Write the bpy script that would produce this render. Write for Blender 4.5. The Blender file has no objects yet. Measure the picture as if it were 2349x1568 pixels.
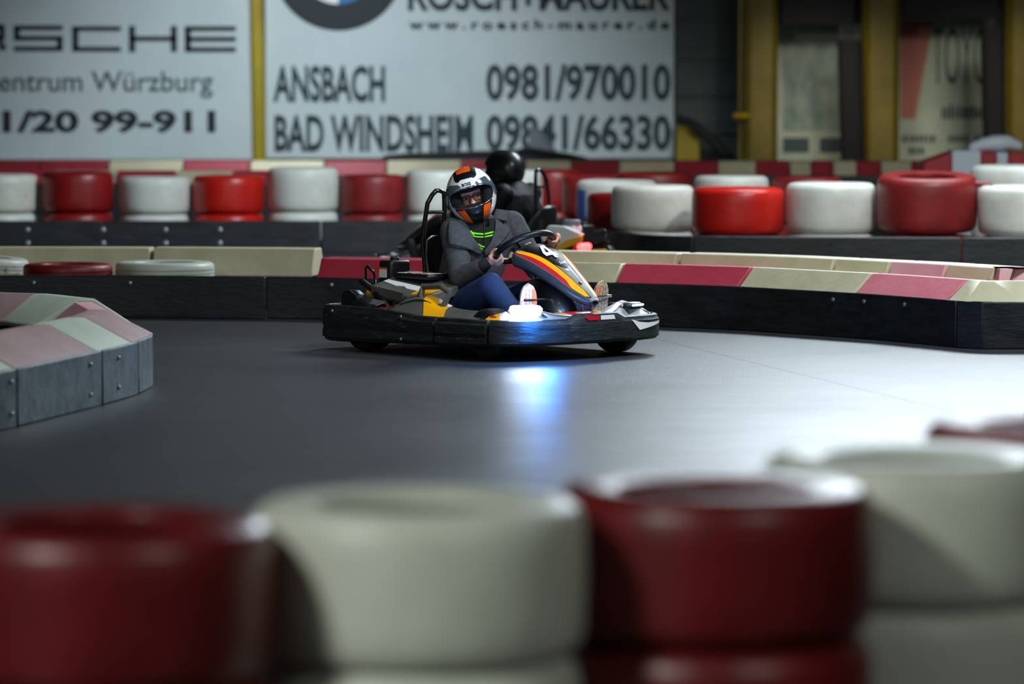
import bpy, bmesh, math, random
from mathutils import Vector, Matrix
from mathutils.bvhtree import BVHTree

random.seed(7)
scene = bpy.context.scene
COL = scene.collection
R = math.radians

# ------------------------------------------------------------------ camera
F_PX, CX, CY, CAM_Z = 135.0 / 36.0 * 2349.0, 1174.5, 784.0, 1.37
PITCH = math.atan((CY - 200.0) / F_PX)
cam_data = bpy.data.cameras.new('camera')
cam = bpy.data.objects.new('camera', cam_data)
COL.objects.link(cam)
cam_data.lens = 135.0
cam_data.sensor_width = 36.0
cam_data.clip_end = 200
cam.location = (0, 0, CAM_Z)
cam.rotation_euler = (math.pi / 2 - PITCH, 0, 0)
cam_data.dof.use_dof = True
cam_data.dof.focus_distance = 19.75
cam_data.dof.aperture_fstop = 2.0
scene.camera = cam

# ------------------------------------------------------------------ light
def lin(r, g, b):
    def f(c):
        c = c / 255.0
        return c / 12.92 if c <= 0.04045 else ((c + 0.055) / 1.055) ** 2.4
    return (f(r), f(g), f(b))

world = bpy.data.worlds.new('hall_gloom')
scene.world = world
world.use_nodes = True
world.node_tree.nodes['Background'].inputs[0].default_value = (0.80, 0.95, 1.0, 1)
world.node_tree.nodes['Background'].inputs[1].default_value = 0.018

def aim(o, target):
    d = Vector(target) - o.location
    o.rotation_euler = d.to_track_quat('-Z', 'Y').to_euler()

def area(name, loc, target, sx, sy, watts, col):
    l = bpy.data.lights.new(name, 'AREA')
    l.shape = 'RECTANGLE'; l.size = sx; l.size_y = sy
    l.energy = watts; l.color = col
    o = bpy.data.objects.new(name, l); COL.objects.link(o)
    o.location = loc; aim(o, target)
    return o

def spot(name, loc, target, watts, col, deg, blend=0.5, rad=0.15):
    l = bpy.data.lights.new(name, 'SPOT')
    l.energy = watts; l.color = col
    l.spot_size = R(deg); l.spot_blend = blend; l.shadow_soft_size = rad
    o = bpy.data.objects.new(name, l); COL.objects.link(o)
    o.location = loc; aim(o, target)
    return o

COOL, WARM, NEUT = (0.80, 0.92, 1.0), (1.0, 0.93, 0.78), (0.95, 1.0, 0.96)
area('track_lamp', (3.7, 27.5, 5.2), (2.6, 18.5, 0), 4.4, 1.2, 790, COOL)
area('bend_track_lamp', (3.4, 18.0, 5.4), (2.9, 18.4, 0), 1.6, 1.2, 330, COOL)
area('bend_lamp', (-4.4, 2.2, 4.5), (0.6, 7.2, 0.5), 0.9, 0.6, 280, NEUT)
area('near_row_fill', (3.6, 2.4, 4.6), (1.6, 7.4, 0.4), 0.9, 0.6, 75, NEUT)  # added fill light that brightens the foreground tyres
spot('tyre_row_lamp', (1.8, 26.0, 5.2), (-1.9, 32.0, 0.3), 2300, COOL, 44, 0.7, 0.3)
spot('straight_lamp', (4.4, 21.6, 5.4), (3.5, 29.6, 0.5), 1500, NEUT, 50, 0.7, 0.3)
spot('wall_lamp', (-2.0, 35.8, 4.6), (-2.2, 41.0, -0.5), 1250, COOL, 86, 1.0, 0.3)
spot('corner_lamp', (5.0, 35.8, 2.6), (5.1, 41.0, 0.2), 230, WARM, 44, 1.0, 0.3)
spot('recess_fill', (3.1, 36.2, 2.6), (3.2, 41.0, 0.4), 230, WARM, 40, 1.0, 0.3)  # extra spot added to brighten the poster shaded by the column
spot('kart_lamp', (2.2, 14.6, 5.4), (0.0, 20.0, 0.35), 980, NEUT, 24, 0.8, 0.35)
area('island_lamp', (-3.4, 13.4, 4.6), (-2.0, 16.8, 0.2), 1.0, 0.7, 26, NEUT)

scene.view_settings.view_transform = 'Standard'
scene.view_settings.look = 'None'
scene.view_settings.gamma = 1.0
scene.view_settings.use_curve_mapping = False
scene.view_settings.exposure = 0.0

# ------------------------------------------------------------------ pixel <-> place
_fw = Vector((0, math.cos(PITCH), -math.sin(PITCH)))
_up = Vector((0, math.sin(PITCH), math.cos(PITCH)))
def ray(px, py):
    return _fw + Vector((1, 0, 0)) * ((px - CX) / F_PX) + _up * ((CY - py) / F_PX)
def at(px, py, Y):
    d = ray(px, py)
    return Vector((0, 0, CAM_Z)) + d * (Y / d.y)
def ground(px, py, z=0.0):
    d = ray(px, py)
    return Vector((0, 0, CAM_Z)) + d * ((z - CAM_Z) / d.z)
def to_px(p):
    v = Vector(p) - Vector((0, 0, CAM_Z))
    w = v.dot(_fw)
    return (CX + v.x / w * F_PX, CY - v.dot(_up) / w * F_PX)

# ------------------------------------------------------------------ materials
def M(name, c1, c2=None, rough=0.5, metal=0.0, scale=6.0, bump=0.0, coat=0.0, spec=0.5,
      c3=None, c3_at=0.62, c3_soft=0.04, stretch=(1, 1, 1), bump_scale=None, rough2=None, c3_scale=None):
    m = bpy.data.materials.new(name)
    m.use_nodes = True
    nt = m.node_tree
    b = nt.nodes['Principled BSDF']
    b.inputs['Roughness'].default_value = rough
    b.inputs['Metallic'].default_value = metal
    b.inputs['Coat Weight'].default_value = coat
    b.inputs['Coat Roughness'].default_value = 0.12
    b.inputs['Specular IOR Level'].default_value = spec
    c1 = tuple(c1) + (1,)
    b.inputs['Base Color'].default_value = c1
    if c2 is None and c3 is None and not bump:
        return m
    tc = nt.nodes.new('ShaderNodeTexCoord')
    mp = nt.nodes.new('ShaderNodeMapping')
    mp.inputs['Scale'].default_value = stretch
    nt.links.new(tc.outputs['Object'], mp.inputs['Vector'])
    def noise(sc, detail=5.0):
        n = nt.nodes.new('ShaderNodeTexNoise')
        n.inputs['Scale'].default_value = sc
        n.inputs['Detail'].default_value = detail
        n.inputs['Roughness'].default_value = 0.6
        nt.links.new(mp.outputs['Vector'], n.inputs['Vector'])
        return n
    col = None
    n1 = noise(scale)
    if c2 is not None:
        rp = nt.nodes.new('ShaderNodeValToRGB')
        rp.color_ramp.elements[0].position = 0.32
        rp.color_ramp.elements[0].color = c1
        rp.color_ramp.elements[1].position = 0.68
        rp.color_ramp.elements[1].color = tuple(c2) + (1,)
        nt.links.new(n1.outputs['Fac'], rp.inputs['Fac'])
        col = rp.outputs['Color']
        if rough2 is not None:
            mr = nt.nodes.new('ShaderNodeMapRange')
            mr.inputs['To Min'].default_value = rough
            mr.inputs['To Max'].default_value = rough2
            mr.inputs['From Min'].default_value = 0.3
            mr.inputs['From Max'].default_value = 0.7
            nt.links.new(n1.outputs['Fac'], mr.inputs['Value'])
            nt.links.new(mr.outputs['Result'], b.inputs['Roughness'])
    if c3 is not None:
        n3 = noise(c3_scale or scale * 0.8, 8.0)
        rp3 = nt.nodes.new('ShaderNodeValToRGB')
        rp3.color_ramp.elements[0].position = c3_at
        rp3.color_ramp.elements[0].color = (0, 0, 0, 1)
        rp3.color_ramp.elements[1].position = c3_at + c3_soft
        rp3.color_ramp.elements[1].color = (1, 1, 1, 1)
        nt.links.new(n3.outputs['Fac'], rp3.inputs['Fac'])
        mx = nt.nodes.new('ShaderNodeMix'); mx.data_type = 'RGBA'
        nt.links.new(rp3.outputs['Color'], mx.inputs['Factor'])
        if col is not None:
            nt.links.new(col, mx.inputs['A'])
        else:
            mx.inputs['A'].default_value = c1
        mx.inputs['B'].default_value = tuple(c3) + (1,)
        col = mx.outputs['Result']
    if col is not None:
        nt.links.new(col, b.inputs['Base Color'])
    if bump:
        nb = noise(bump_scale or scale * 4, 6.0)
        bp = nt.nodes.new('ShaderNodeBump')
        bp.inputs['Strength'].default_value = bump
        bp.inputs['Distance'].default_value = 0.02
        nt.links.new(nb.outputs['Fac'], bp.inputs['Height'])
        nt.links.new(bp.outputs['Normal'], b.inputs['Normal'])
    return m

def emit(name, col, strength):
    m = bpy.data.materials.new(name)
    m.use_nodes = True
    b = m.node_tree.nodes['Principled BSDF']
    b.inputs['Base Color'].default_value = tuple(col) + (1,)
    b.inputs['Emission Color'].default_value = tuple(col) + (1,)
    b.inputs['Emission Strength'].default_value = strength
    return m

def clear(name, col, alpha=0.3, rough=0.05):
    m = bpy.data.materials.new(name)
    m.use_nodes = True
    b = m.node_tree.nodes['Principled BSDF']
    b.inputs['Base Color'].default_value = tuple(col) + (1,)
    b.inputs['Roughness'].default_value = rough
    b.inputs['Alpha'].default_value = alpha
    b.inputs['Coat Weight'].default_value = 1.0
    return m

MAT = {}
MAT['board'] = M('black_board', lin(16, 18, 21), lin(34, 38, 42), 0.42, scale=5, bump=0.25, stretch=(1, 1, 3.5), bump_scale=14, c3=lin(78, 84, 90), c3_at=0.71, c3_soft=0.10, c3_scale=9, rough2=0.62)
MAT['board_worn'] = M('worn_grey_board', lin(52, 62, 62), lin(98, 110, 108), 0.6, scale=7, bump=0.3, bump_scale=18, c3=lin(58, 68, 72), c3_at=0.58, c3_soft=0.12, c3_scale=6)
MAT['red_cover'] = M('red_cover', lin(176, 44, 62), lin(158, 38, 52), 0.5, scale=5, bump=0.12, c3=lin(130, 30, 40), c3_at=0.7, c3_soft=0.1)
MAT['cream_cover'] = M('cream_cover', lin(214, 204, 170), lin(196, 186, 150), 0.5, scale=5, bump=0.12, c3=lin(160, 150, 122), c3_at=0.68, c3_soft=0.12)
MAT['sheen_red_cover'] = M('sheen_red_cover', lin(206, 64, 86), lin(190, 54, 74), 0.5, scale=5, bump=0.1)  # red lightened: lamp sheen on the right-hand covers is put into the colour
MAT['rose_cover'] = M('rose_cover', lin(224, 122, 136), lin(212, 106, 122), 0.5, scale=5, bump=0.1)  # stronger lamp sheen, also put into the base colour
MAT['pale_rose_cover'] = M('pale_rose_cover', lin(230, 176, 180), lin(222, 160, 166), 0.5, scale=5, bump=0.1)  # on the rear line of covers this tone holds the lamp sheen too
MAT['pink_cover'] = M('hazy_pink_cover', lin(168, 138, 136), lin(156, 124, 124), 0.6, scale=6, bump=0.1)  # greyed pink: flat light and haze over the island are in the colour
MAT['pale_cover'] = M('pale_cover', lin(196, 206, 186), lin(180, 192, 172), 0.5, scale=5, bump=0.1)
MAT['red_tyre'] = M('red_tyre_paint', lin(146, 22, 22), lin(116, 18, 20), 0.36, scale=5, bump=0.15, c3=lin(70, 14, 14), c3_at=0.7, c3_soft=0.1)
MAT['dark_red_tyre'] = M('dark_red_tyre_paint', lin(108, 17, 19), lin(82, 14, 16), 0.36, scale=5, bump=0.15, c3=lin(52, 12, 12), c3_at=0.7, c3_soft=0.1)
MAT['bright_red_tyre'] = M('bright_red_tyre_paint', lin(196, 30, 20), lin(172, 24, 18), 0.34, scale=5, bump=0.12, c3=lin(60, 14, 12), c3_at=0.7, c3_soft=0.1)
MAT['dull_red_tyre'] = M('dull_red_tyre_paint', lin(138, 30, 30), lin(112, 24, 26), 0.45, scale=5, bump=0.15, c3=lin(52, 14, 14), c3_at=0.68, c3_soft=0.1)
MAT['white_tyre'] = M('white_tyre_paint', lin(216, 218, 212), lin(194, 196, 186), 0.42, scale=4, bump=0.14, c3=lin(112, 114, 104), c3_at=0.62, c3_soft=0.12)
MAT['scuffed_tyre'] = M('scuffed_white_tyre_paint', lin(216, 214, 204), lin(196, 194, 182), 0.45, scale=4, bump=0.15, c3=lin(24, 24, 26), c3_at=0.63, c3_soft=0.04, c3_scale=3.1)
MAT['cream_tyre'] = M('cream_tyre_paint', lin(210, 214, 200), lin(190, 195, 178), 0.45, scale=3.5, bump=0.1, c3=lin(128, 132, 116), c3_at=0.69, c3_soft=0.12)
MAT['blue_paint'] = M('blue_paint', lin(60, 96, 200), rough=0.4)
MAT['bolt'] = M('dull_steel', lin(150, 160, 160), rough=0.4, metal=0.8)
MAT['orange_red'] = M('orange_red_plastic', lin(206, 44, 20), lin(180, 34, 18), 0.5, scale=6)
MAT['rubber'] = M('black_rubber', lin(14, 14, 15), lin(24, 24, 25), 0.6, scale=12, bump=0.2)
MAT['pod_grey'] = M('pod_grey_plastic', lin(88, 89, 86), lin(76, 77, 75), 0.5, scale=10)
MAT['plate_black'] = M('number_plate_black', lin(6, 7, 10), rough=0.5, spec=0.15)
MAT['black'] = M('black_plastic', lin(12, 13, 15), lin(22, 24, 27), 0.4, scale=9, bump=0.06)
MAT['bumper'] = M('scuffed_black_bumper', lin(20, 24, 25), lin(36, 42, 43), 0.42, scale=7, bump=0.45, stretch=(1, 1, 5), bump_scale=9, c3=lin(74, 80, 82), c3_at=0.62, c3_soft=0.1, c3_scale=14, rough2=0.6)
MAT['metal_black'] = M('black_tube_paint', lin(10, 10, 11), rough=0.25, coat=0.5)
MAT['steel'] = M('bare_steel', lin(190, 192, 196), rough=0.25, metal=1.0)
MAT['grey'] = M('grey_plastic', lin(92, 94, 98), lin(78, 80, 84), 0.4, scale=10)
MAT['silver'] = M('silver_grey_sticker', lin(136, 138, 142), lin(120, 122, 128), 0.5, scale=10)
MAT['dark_grey'] = M('dark_grey_plastic', lin(52, 54, 58), lin(42, 44, 48), 0.4, scale=10)
MAT['yellow'] = M('yellow_sticker', lin(250, 176, 8), rough=0.35, coat=0.4)
MAT['red'] = M('red_sticker', lin(206, 16, 34), rough=0.35, coat=0.4)
MAT['white'] = M('white_sticker', lin(236, 236, 236), rough=0.35, coat=0.4)
MAT['orange'] = M('orange_paint', lin(250, 92, 6), rough=0.25, coat=0.8)
MAT['helmet_white'] = M('white_gloss_paint', lin(244, 245, 247), rough=0.2, coat=1.0)
MAT['helmet_black'] = M('black_gloss_paint', lin(9, 9, 10), rough=0.4, coat=0.25)
MAT['smoked'] = M('smoked_visor', lin(150, 160, 178), rough=0.10, metal=0.75, coat=1.0)
MAT['lining'] = M('black_lining', lin(6, 6, 7), rough=0.9)
MAT['chrome'] = M('smoked_chrome', lin(150, 158, 170), rough=0.12, metal=0.9)
MAT['visor'] = clear('clear_visor', lin(120, 140, 165), 0.45)
MAT['lens'] = clear('spectacle_lens', lin(40, 36, 40), 0.35)
MAT['skin'] = M('skin', lin(226, 172, 150), lin(212, 150, 130), 0.5, scale=18)
MAT['jacket'] = M('grey_wool', lin(82, 84, 90), lin(66, 68, 74), 0.9, scale=40, bump=0.25, bump_scale=160, spec=0.2)
MAT['jacket_dark'] = M('dark_cuff', lin(22, 23, 28), rough=0.9)
MAT['shirt'] = M('black_shirt', lin(12, 14, 14), rough=0.9)
MAT['green'] = M('bright_green_print', lin(120, 240, 20), rough=0.7)
MAT['jeans'] = M('blue_denim', lin(24, 56, 108), lin(18, 42, 88), 0.85, scale=14, bump=0.3, bump_scale=90)
MAT['sole'] = M('pale_tan_sole', lin(196, 180, 158), lin(170, 154, 132), 0.7, scale=30)
MAT['sole_pink'] = M('pale_pink_sole', lin(226, 204, 200), lin(206, 184, 182), 0.7, scale=30)
MAT['groove'] = M('dark_groove', lin(40, 38, 36), rough=0.9)
MAT['sole_patch'] = M('orange_sole_patch', lin(236, 120, 78), rough=0.7)
MAT['shoe'] = M('dark_shoe', lin(30, 32, 38), rough=0.8)
MAT['black_suit'] = M('black_overall', lin(8, 9, 11), lin(14, 15, 17), 0.55, scale=20, bump=0.2, spec=0.2)
MAT['led'] = emit('white_led', (0.70, 0.85, 1.0), 60.0)
MAT['led_dim'] = emit('white_led_seen_side_on', (0.75, 0.88, 1.0), 1.2)
MAT['led_off'] = M('unlit_led_lens', lin(190, 200, 215), rough=0.15, coat=1.0)
MAT['tail'] = emit('red_tail_light', (1.0, 0.03, 0.03), 12.0)
MAT['tail_core'] = emit('red_tail_light_core', (1.0, 0.55, 0.45), 14.0)
MAT['engine'] = M('oily_engine_metal', lin(36, 28, 28), lin(60, 52, 50), 0.4, metal=0.6, scale=20, bump=0.3)
MAT['seat'] = M('black_seat_shell', lin(10, 10, 12), rough=0.4)
MAT['banner'] = M('white_banner', lin(206, 216, 216), lin(194, 205, 206), 0.6, scale=1.3, bump=0.05)
MAT['ink'] = M('dark_ink', lin(20, 30, 38), rough=0.6)
MAT['ink_soft'] = M('grey_green_ink', lin(66, 84, 84), rough=0.6)
MAT['ink_teal'] = M('dark_teal_ink', lin(34, 56, 62), rough=0.6)
MAT['column'] = M('dull_yellow_steel_paint', lin(120, 104, 8), lin(98, 84, 6), 0.6, scale=4, bump=0.1)
MAT['yellow_post'] = M('yellow_steel_paint', lin(176, 152, 10), lin(156, 132, 8), 0.5, scale=4, bump=0.1)
MAT['grimy_wall'] = M('grey_green_wall', lin(84, 92, 90), lin(68, 76, 75), 0.8, scale=2.0, bump=0.15, stretch=(0.4, 1, 3))
MAT['dark_panel'] = M('dark_maroon_panel', lin(22, 14, 18), rough=0.7)
MAT['black_matt'] = M('matt_black', lin(12, 11, 16), rough=0.8)
MAT['poster'] = M('pale_green_poster', lin(206, 214, 190), lin(180, 190, 168), 0.6, scale=2.0)
MAT['poster_art'] = M('blue_green_poster_print', lin(112, 138, 134), lin(190, 200, 182), 0.6, scale=3.2, stretch=(1.6, 1, 0.8))
MAT['salmon'] = M('salmon_print', lin(196, 116, 100), rough=0.6)
MAT['tarp'] = M('black_tarpaulin', lin(16, 18, 20), rough=0.45, bump=0.3, bump_scale=6)
MAT['grey_sheet'] = M('grey_sheet', lin(96, 100, 106), lin(80, 84, 90), 0.6, scale=3)
MAT['cushion_red'] = M('red_vinyl', lin(170, 26, 40), rough=0.4)
MAT['cushion_white'] = M('pale_blue_white_vinyl', lin(206, 218, 232), rough=0.4)
MAT['logo_blue'] = M('blue_print', lin(28, 110, 176), rough=0.5)

# ------------------------------------------------------------------ mesh helpers
class MB:
    def __init__(self):
        self.v, self.f, self.mi, self.mats = [], [], [], []
    def m(self, mat):
        if mat not in self.mats: self.mats.append(mat)
        return self.mats.index(mat)
    def face(self, idx, mi=0):
        self.f.append(tuple(idx)); self.mi.append(mi)
    def add(self, vs, fs, mat=None):
        k = len(self.v); mi = self.m(mat) if mat else 0
        self.v += [Vector(p) for p in vs]
        for f in fs: self.face([i + k for i in f], mi)
        return self
    def loft(self, rings, close_ring=True, cap=True, close_path=False, mat=None):
        n = len(rings[0]); vs = [p for r in rings for p in r]; fs = []
        nr = len(rings)
        for a in range(nr if close_path else nr - 1):
            b = (a + 1) % nr
            for i in range(n if close_ring else n - 1):
                j = (i + 1) % n
                fs.append((a * n + i, a * n + j, b * n + j, b * n + i))
        if cap and close_ring and not close_path:
            fs.append(tuple(reversed(range(n)))); fs.append(tuple((nr - 1) * n + i for i in range(n)))
        return self.add(vs, fs, mat)
    def tube(self, path, r, n=10, closed=False, mat=None, cap=True, squash=1.0):
        path = [Vector(p) for p in path]; N = len(path)
        rs = r if isinstance(r, (list, tuple)) else [r] * N
        tans = []
        for i in range(N):
            if closed: t = path[(i + 1) % N] - path[i - 1]
            else: t = path[min(i + 1, N - 1)] - path[max(i - 1, 0)]
            tans.append(t.normalized() if t.length > 1e-9 else Vector((0, 0, 1)))
        ref = Vector((0, 0, 1)) if abs(tans[0].z) < 0.9 else Vector((1, 0, 0))
        u = (ref - tans[0] * ref.dot(tans[0])).normalized()
        rings = []
        for i in range(N):
            t = tans[i]
            u = u - t * u.dot(t)
            u = u.normalized() if u.length > 1e-6 else t.orthogonal().normalized()
            w = t.cross(u)
            rings.append([path[i] + (u * math.cos(k * 2 * math.pi / n) * squash + w * math.sin(k * 2 * math.pi / n)) * rs[i] for k in range(n)])
        return self.loft(rings, cap=cap, close_path=closed, mat=mat)
    def limb(self, path, rs, n=14, mat=None):
        """tube with rounded ends"""
        path = [Vector(p) for p in path]
        if not isinstance(rs, (list, tuple)): rs = [rs] * len(path)
        a = (path[0] - path[1]).normalized(); b = (path[-1] - path[-2]).normalized()
        P, Q = [], []
        for k in range(4):
            t = math.pi / 2 * (1 - k / 4.0)
            P.append(path[0] + a * rs[0] * math.sin(t)); Q.append(max(rs[0] * math.cos(t), rs[0] * 0.05))
        P += path; Q += list(rs)
        for k in range(1, 5):
            t = math.pi / 2 * k / 4.0
            P.append(path[-1] + b * rs[-1] * math.sin(t)); Q.append(max(rs[-1] * math.cos(t), rs[-1] * 0.05))
        return self.tube(P, Q, n, mat=mat)
    def ell(self, c, ax, n=16, m=10, mat=None):
        c = Vector(c); a, b, d = [Vector(q) for q in ax]
        rings = []
        for i in range(1, m):
            t = math.pi * i / m
            rings.append([c + d * math.cos(t) + (a * math.cos(2 * math.pi * k / n) + b * math.sin(2 * math.pi * k / n)) * math.sin(t) for k in range(n)])
        k0 = len(self.v)
        self.loft(rings, cap=False, mat=mat)
        mi = self.m(mat) if mat else 0
        top = len(self.v); self.v += [c + d, c - d]
        for k in range(n):
            self.face((top, k0 + (k + 1) % n, k0 + k), mi)
            kk = k0 + (m - 2) * n
            self.face((top + 1, kk + k, kk + (k + 1) % n), mi)
        return self
    def ball(self, c, r, mat=None, n=12, m=8):
        return self.ell(c, ((r, 0, 0), (0, r, 0), (0, 0, r)), n, m, mat)
    def box(self, lo, hi, mat=None, T=None):
        x0, y0, z0 = lo; x1, y1, z1 = hi
        vs = [Vector(p) for p in ((x0, y0, z0), (x1, y0, z0), (x1, y1, z0), (x0, y1, z0), (x0, y0, z1), (x1, y0, z1), (x1, y1, z1), (x0, y1, z1))]
        if T is not None: vs = [T @ p for p in vs]
        return self.add(vs, [(3, 2, 1, 0), (4, 5, 6, 7), (0, 1, 5, 4), (1, 2, 6, 5), (2, 3, 7, 6), (3, 0, 4, 7)], mat)
    def prism(self, poly, dirv, mat=None):
        """poly: list of 3D points, extruded along dirv"""
        n = len(poly); dirv = Vector(dirv)
        vs = [Vector(p) for p in poly] + [Vector(p) + dirv for p in poly]
        fs = [tuple(reversed(range(n))), tuple(range(n, 2 * n))]
        fs += [(i, (i + 1) % n, n + (i + 1) % n, n + i) for i in range(n)]
        return self.add(vs, fs, mat)
    def lathe(self, prof, n=48, c=(0, 0, 0), closed=False, mat=None, T=None, wob=None):
        c = Vector(c); rings = []
        for r, z in prof:
            ring = []
            for k in range(n):
                a = 2 * math.pi * k / n
                q = 1.0 if wob is None else wob(a, z)
                p = Vector((r * math.cos(a) * q, r * math.sin(a) * q, z))
                ring.append((T @ p if T is not None else p) + c)
            rings.append(ring)
        return self.loft(rings, cap=not closed, close_path=closed, mat=mat)
    def cyl(self, a, b, r, n=16, mat=None):
        return self.tube([a, b], r, n, mat=mat)
    def ruled(self, L, Rr, n=8, m=8, mat=None, fn=None):
        """quad strip between polyline L and polyline R, mapped through fn"""
        def samp(P, t):
            P = [Vector(p) for p in P]
            s = t * (len(P) - 1); i = min(int(s), len(P) - 2)
            return P[i].lerp(P[i + 1], s - i)
        vs, fs = [], []
        for i in range(n + 1):
            a, b = samp(L, i / n), samp(Rr, i / n)
            for j in range(m + 1):
                p = a.lerp(b, j / m)
                vs.append(fn(p) if fn else p)
        for i in range(n):
            for j in range(m):
                fs.append((i * (m + 1) + j, i * (m + 1) + j + 1, (i + 1) * (m + 1) + j + 1, (i + 1) * (m + 1) + j))
        return self.add(vs, fs, mat)
    def build(self, name, mat=None, parent=None, smooth=35, bevel=0.0, solid=0.0, seg=2, recalc=True):
        me = bpy.data.meshes.new(name)
        me.from_pydata([tuple(p) for p in self.v], [], self.f)
        mats = self.mats if self.mats else [mat]
        if self.mats and mat and mat not in mats: mats = mats + [mat]
        for q in mats: me.materials.append(MAT[q] if isinstance(q, str) else q)
        if len(mats) > 1:
            for p, k in zip(me.polygons, self.mi): p.material_index = k
        if recalc:
            bm = bmesh.new(); bm.from_mesh(me)
            bmesh.ops.recalc_face_normals(bm, faces=bm.faces)
            bm.to_mesh(me); bm.free()
        if smooth:
            me.shade_smooth()
            me.set_sharp_from_angle(angle=R(smooth))
        o = bpy.data.objects.new(name, me)
        COL.objects.link(o)
        if parent is not None: o.parent = parent
        if solid:
            s = o.modifiers.new('solid', 'SOLIDIFY'); s.thickness = solid; s.offset = -1
        if bevel:
            b = o.modifiers.new('bevel', 'BEVEL'); b.width = bevel; b.segments = seg; b.limit_method = 'ANGLE'; b.angle_limit = R(40)
            b.harden_normals = False
        return o

def tag(o, label=None, cat=None, group=None, kind=None):
    if label: o['label'] = label
    if cat: o['category'] = cat
    if group: o['group'] = group
    if kind: o['kind'] = kind
    return o
def empty(name, loc=(0, 0, 0), rz=0.0):
    o = bpy.data.objects.new(name, None); COL.objects.link(o)
    o.location = loc; o.rotation_euler = (0, 0, rz); o.empty_display_size = 0.1
    return o

def text_mesh(body, bold=0.0, shear=0.0, space=1.0, cuts=0):
    cu = bpy.data.curves.new('lettering', 'FONT')
    cu.body = body; cu.size = 1.0; cu.offset = bold; cu.shear = shear; cu.space_character = space
    cu.resolution_u = 4
    o = bpy.data.objects.new('lettering', cu); COL.objects.link(o)
    dg = bpy.context.evaluated_depsgraph_get()
    me = bpy.data.meshes.new_from_object(o.evaluated_get(dg))
    if cuts:
        bm = bmesh.new(); bm.from_mesh(me)
        bmesh.ops.triangulate(bm, faces=bm.faces)
        for _ in range(cuts):
            bmesh.ops.subdivide_edges(bm, edges=[e for e in bm.edges if e.calc_length() > 0.08], cuts=1)
            bmesh.ops.triangulate(bm, faces=bm.faces)
        bm.to_mesh(me); bm.free()
    vs = [v.co.copy() for v in me.vertices]; fs = [tuple(p.vertices) for p in me.polygons]
    bpy.data.objects.remove(o); bpy.data.curves.remove(cu); bpy.data.meshes.remove(me)
    x0 = min(v.x for v in vs); x1 = max(v.x for v in vs); y0 = min(v.y for v in vs); y1 = max(v.y for v in vs)
    return [Vector(((v.x - x0) / (x1 - x0), (v.y - y0) / (y1 - y0), 0)) for v in vs], fs

def fused(name, mb, mat, voxel, parent, smooth_iter=6, post=None):
    """one continuous skin over overlapping closed pieces"""
    me = bpy.data.meshes.new(name)
    me.from_pydata([tuple(p) for p in mb.v], [], mb.f)
    bm = bmesh.new(); bm.from_mesh(me); bmesh.ops.recalc_face_normals(bm, faces=bm.faces); bm.to_mesh(me); bm.free()
    o = bpy.data.objects.new(name, me); COL.objects.link(o)
    r = o.modifiers.new('skin', 'REMESH'); r.mode = 'VOXEL'; r.voxel_size = voxel; r.use_smooth_shade = True
    if smooth_iter:
        s = o.modifiers.new('smooth', 'SMOOTH'); s.iterations = smooth_iter; s.factor = 0.5
    dg = bpy.context.evaluated_depsgraph_get()
    new = bpy.data.meshes.new_from_object(o.evaluated_get(dg))
    bpy.data.objects.remove(o); bpy.data.meshes.remove(me)
    new.name = name
    new.materials.clear(); new.materials.append(MAT[mat])
    new.shade_smooth()
    o = bpy.data.objects.new(name, new); COL.objects.link(o)
    o.parent = parent
    return o

# ================================================================== SETTING
def floor_material():
    m = M('track_floor', lin(60, 62, 66), lin(48, 50, 53), 0.33, scale=0.7, bump=0.16, bump_scale=60, rough2=0.45, spec=0.6,
          c3=lin(40, 42, 44), c3_at=0.60, c3_soft=0.2, c3_scale=1.6)
    nt = m.node_tree
    b = nt.nodes['Principled BSDF']
    # a thin sealed joint that runs across the track
    p, q = ground(1560, 790), ground(2230, 955)
    d = (q - p).normalized(); nrm = Vector((-d.y, d.x, 0))
    tc = nt.nodes.new('ShaderNodeTexCoord')
    dot = nt.nodes.new('ShaderNodeVectorMath'); dot.operation = 'DOT_PRODUCT'
    dot.inputs[1].default_value = nrm
    nt.links.new(tc.outputs['Object'], dot.inputs[0])
    sub = nt.nodes.new('ShaderNodeMath'); sub.operation = 'SUBTRACT'; sub.inputs[1].default_value = p.dot(nrm)
    nt.links.new(dot.outputs['Value'], sub.inputs[0])
    ab = nt.nodes.new('ShaderNodeMath'); ab.operation = 'ABSOLUTE'; nt.links.new(sub.outputs[0], ab.inputs[0])
    lt = nt.nodes.new('ShaderNodeMath'); lt.operation = 'LESS_THAN'; lt.inputs[1].default_value = 0.007
    nt.links.new(ab.outputs[0], lt.inputs[0])
    old = b.inputs['Base Color'].links[0].from_socket
    mx = nt.nodes.new('ShaderNodeMix'); mx.data_type = 'RGBA'
    nt.links.new(lt.outputs[0], mx.inputs['Factor'])
    nt.links.new(old, mx.inputs['A']); mx.inputs['B'].default_value = (0.01, 0.01, 0.012, 1)
    nt.links.new(mx.outputs['Result'], b.inputs['Base Color'])
    sm = nt.nodes.new('ShaderNodeMath'); sm.operation = 'MULTIPLY_ADD'; sm.inputs[1].default_value = -0.35; sm.inputs[2].default_value = 0.6
    nt.links.new(lt.outputs[0], sm.inputs[0]); nt.links.new(sm.outputs[0], b.inputs['Specular IOR Level'])
    return m
MAT['floor'] = floor_material()
tag(MB().box((-16, -3, -0.2), (16, 44, 0)).build('floor', 'floor', smooth=0), kind='structure')
WY = 41.0
tag(MB().box((-16, WY, 0), (16, WY + 0.25, 7)).build('wall_back', 'grimy_wall', smooth=0), kind='structure')

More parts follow.
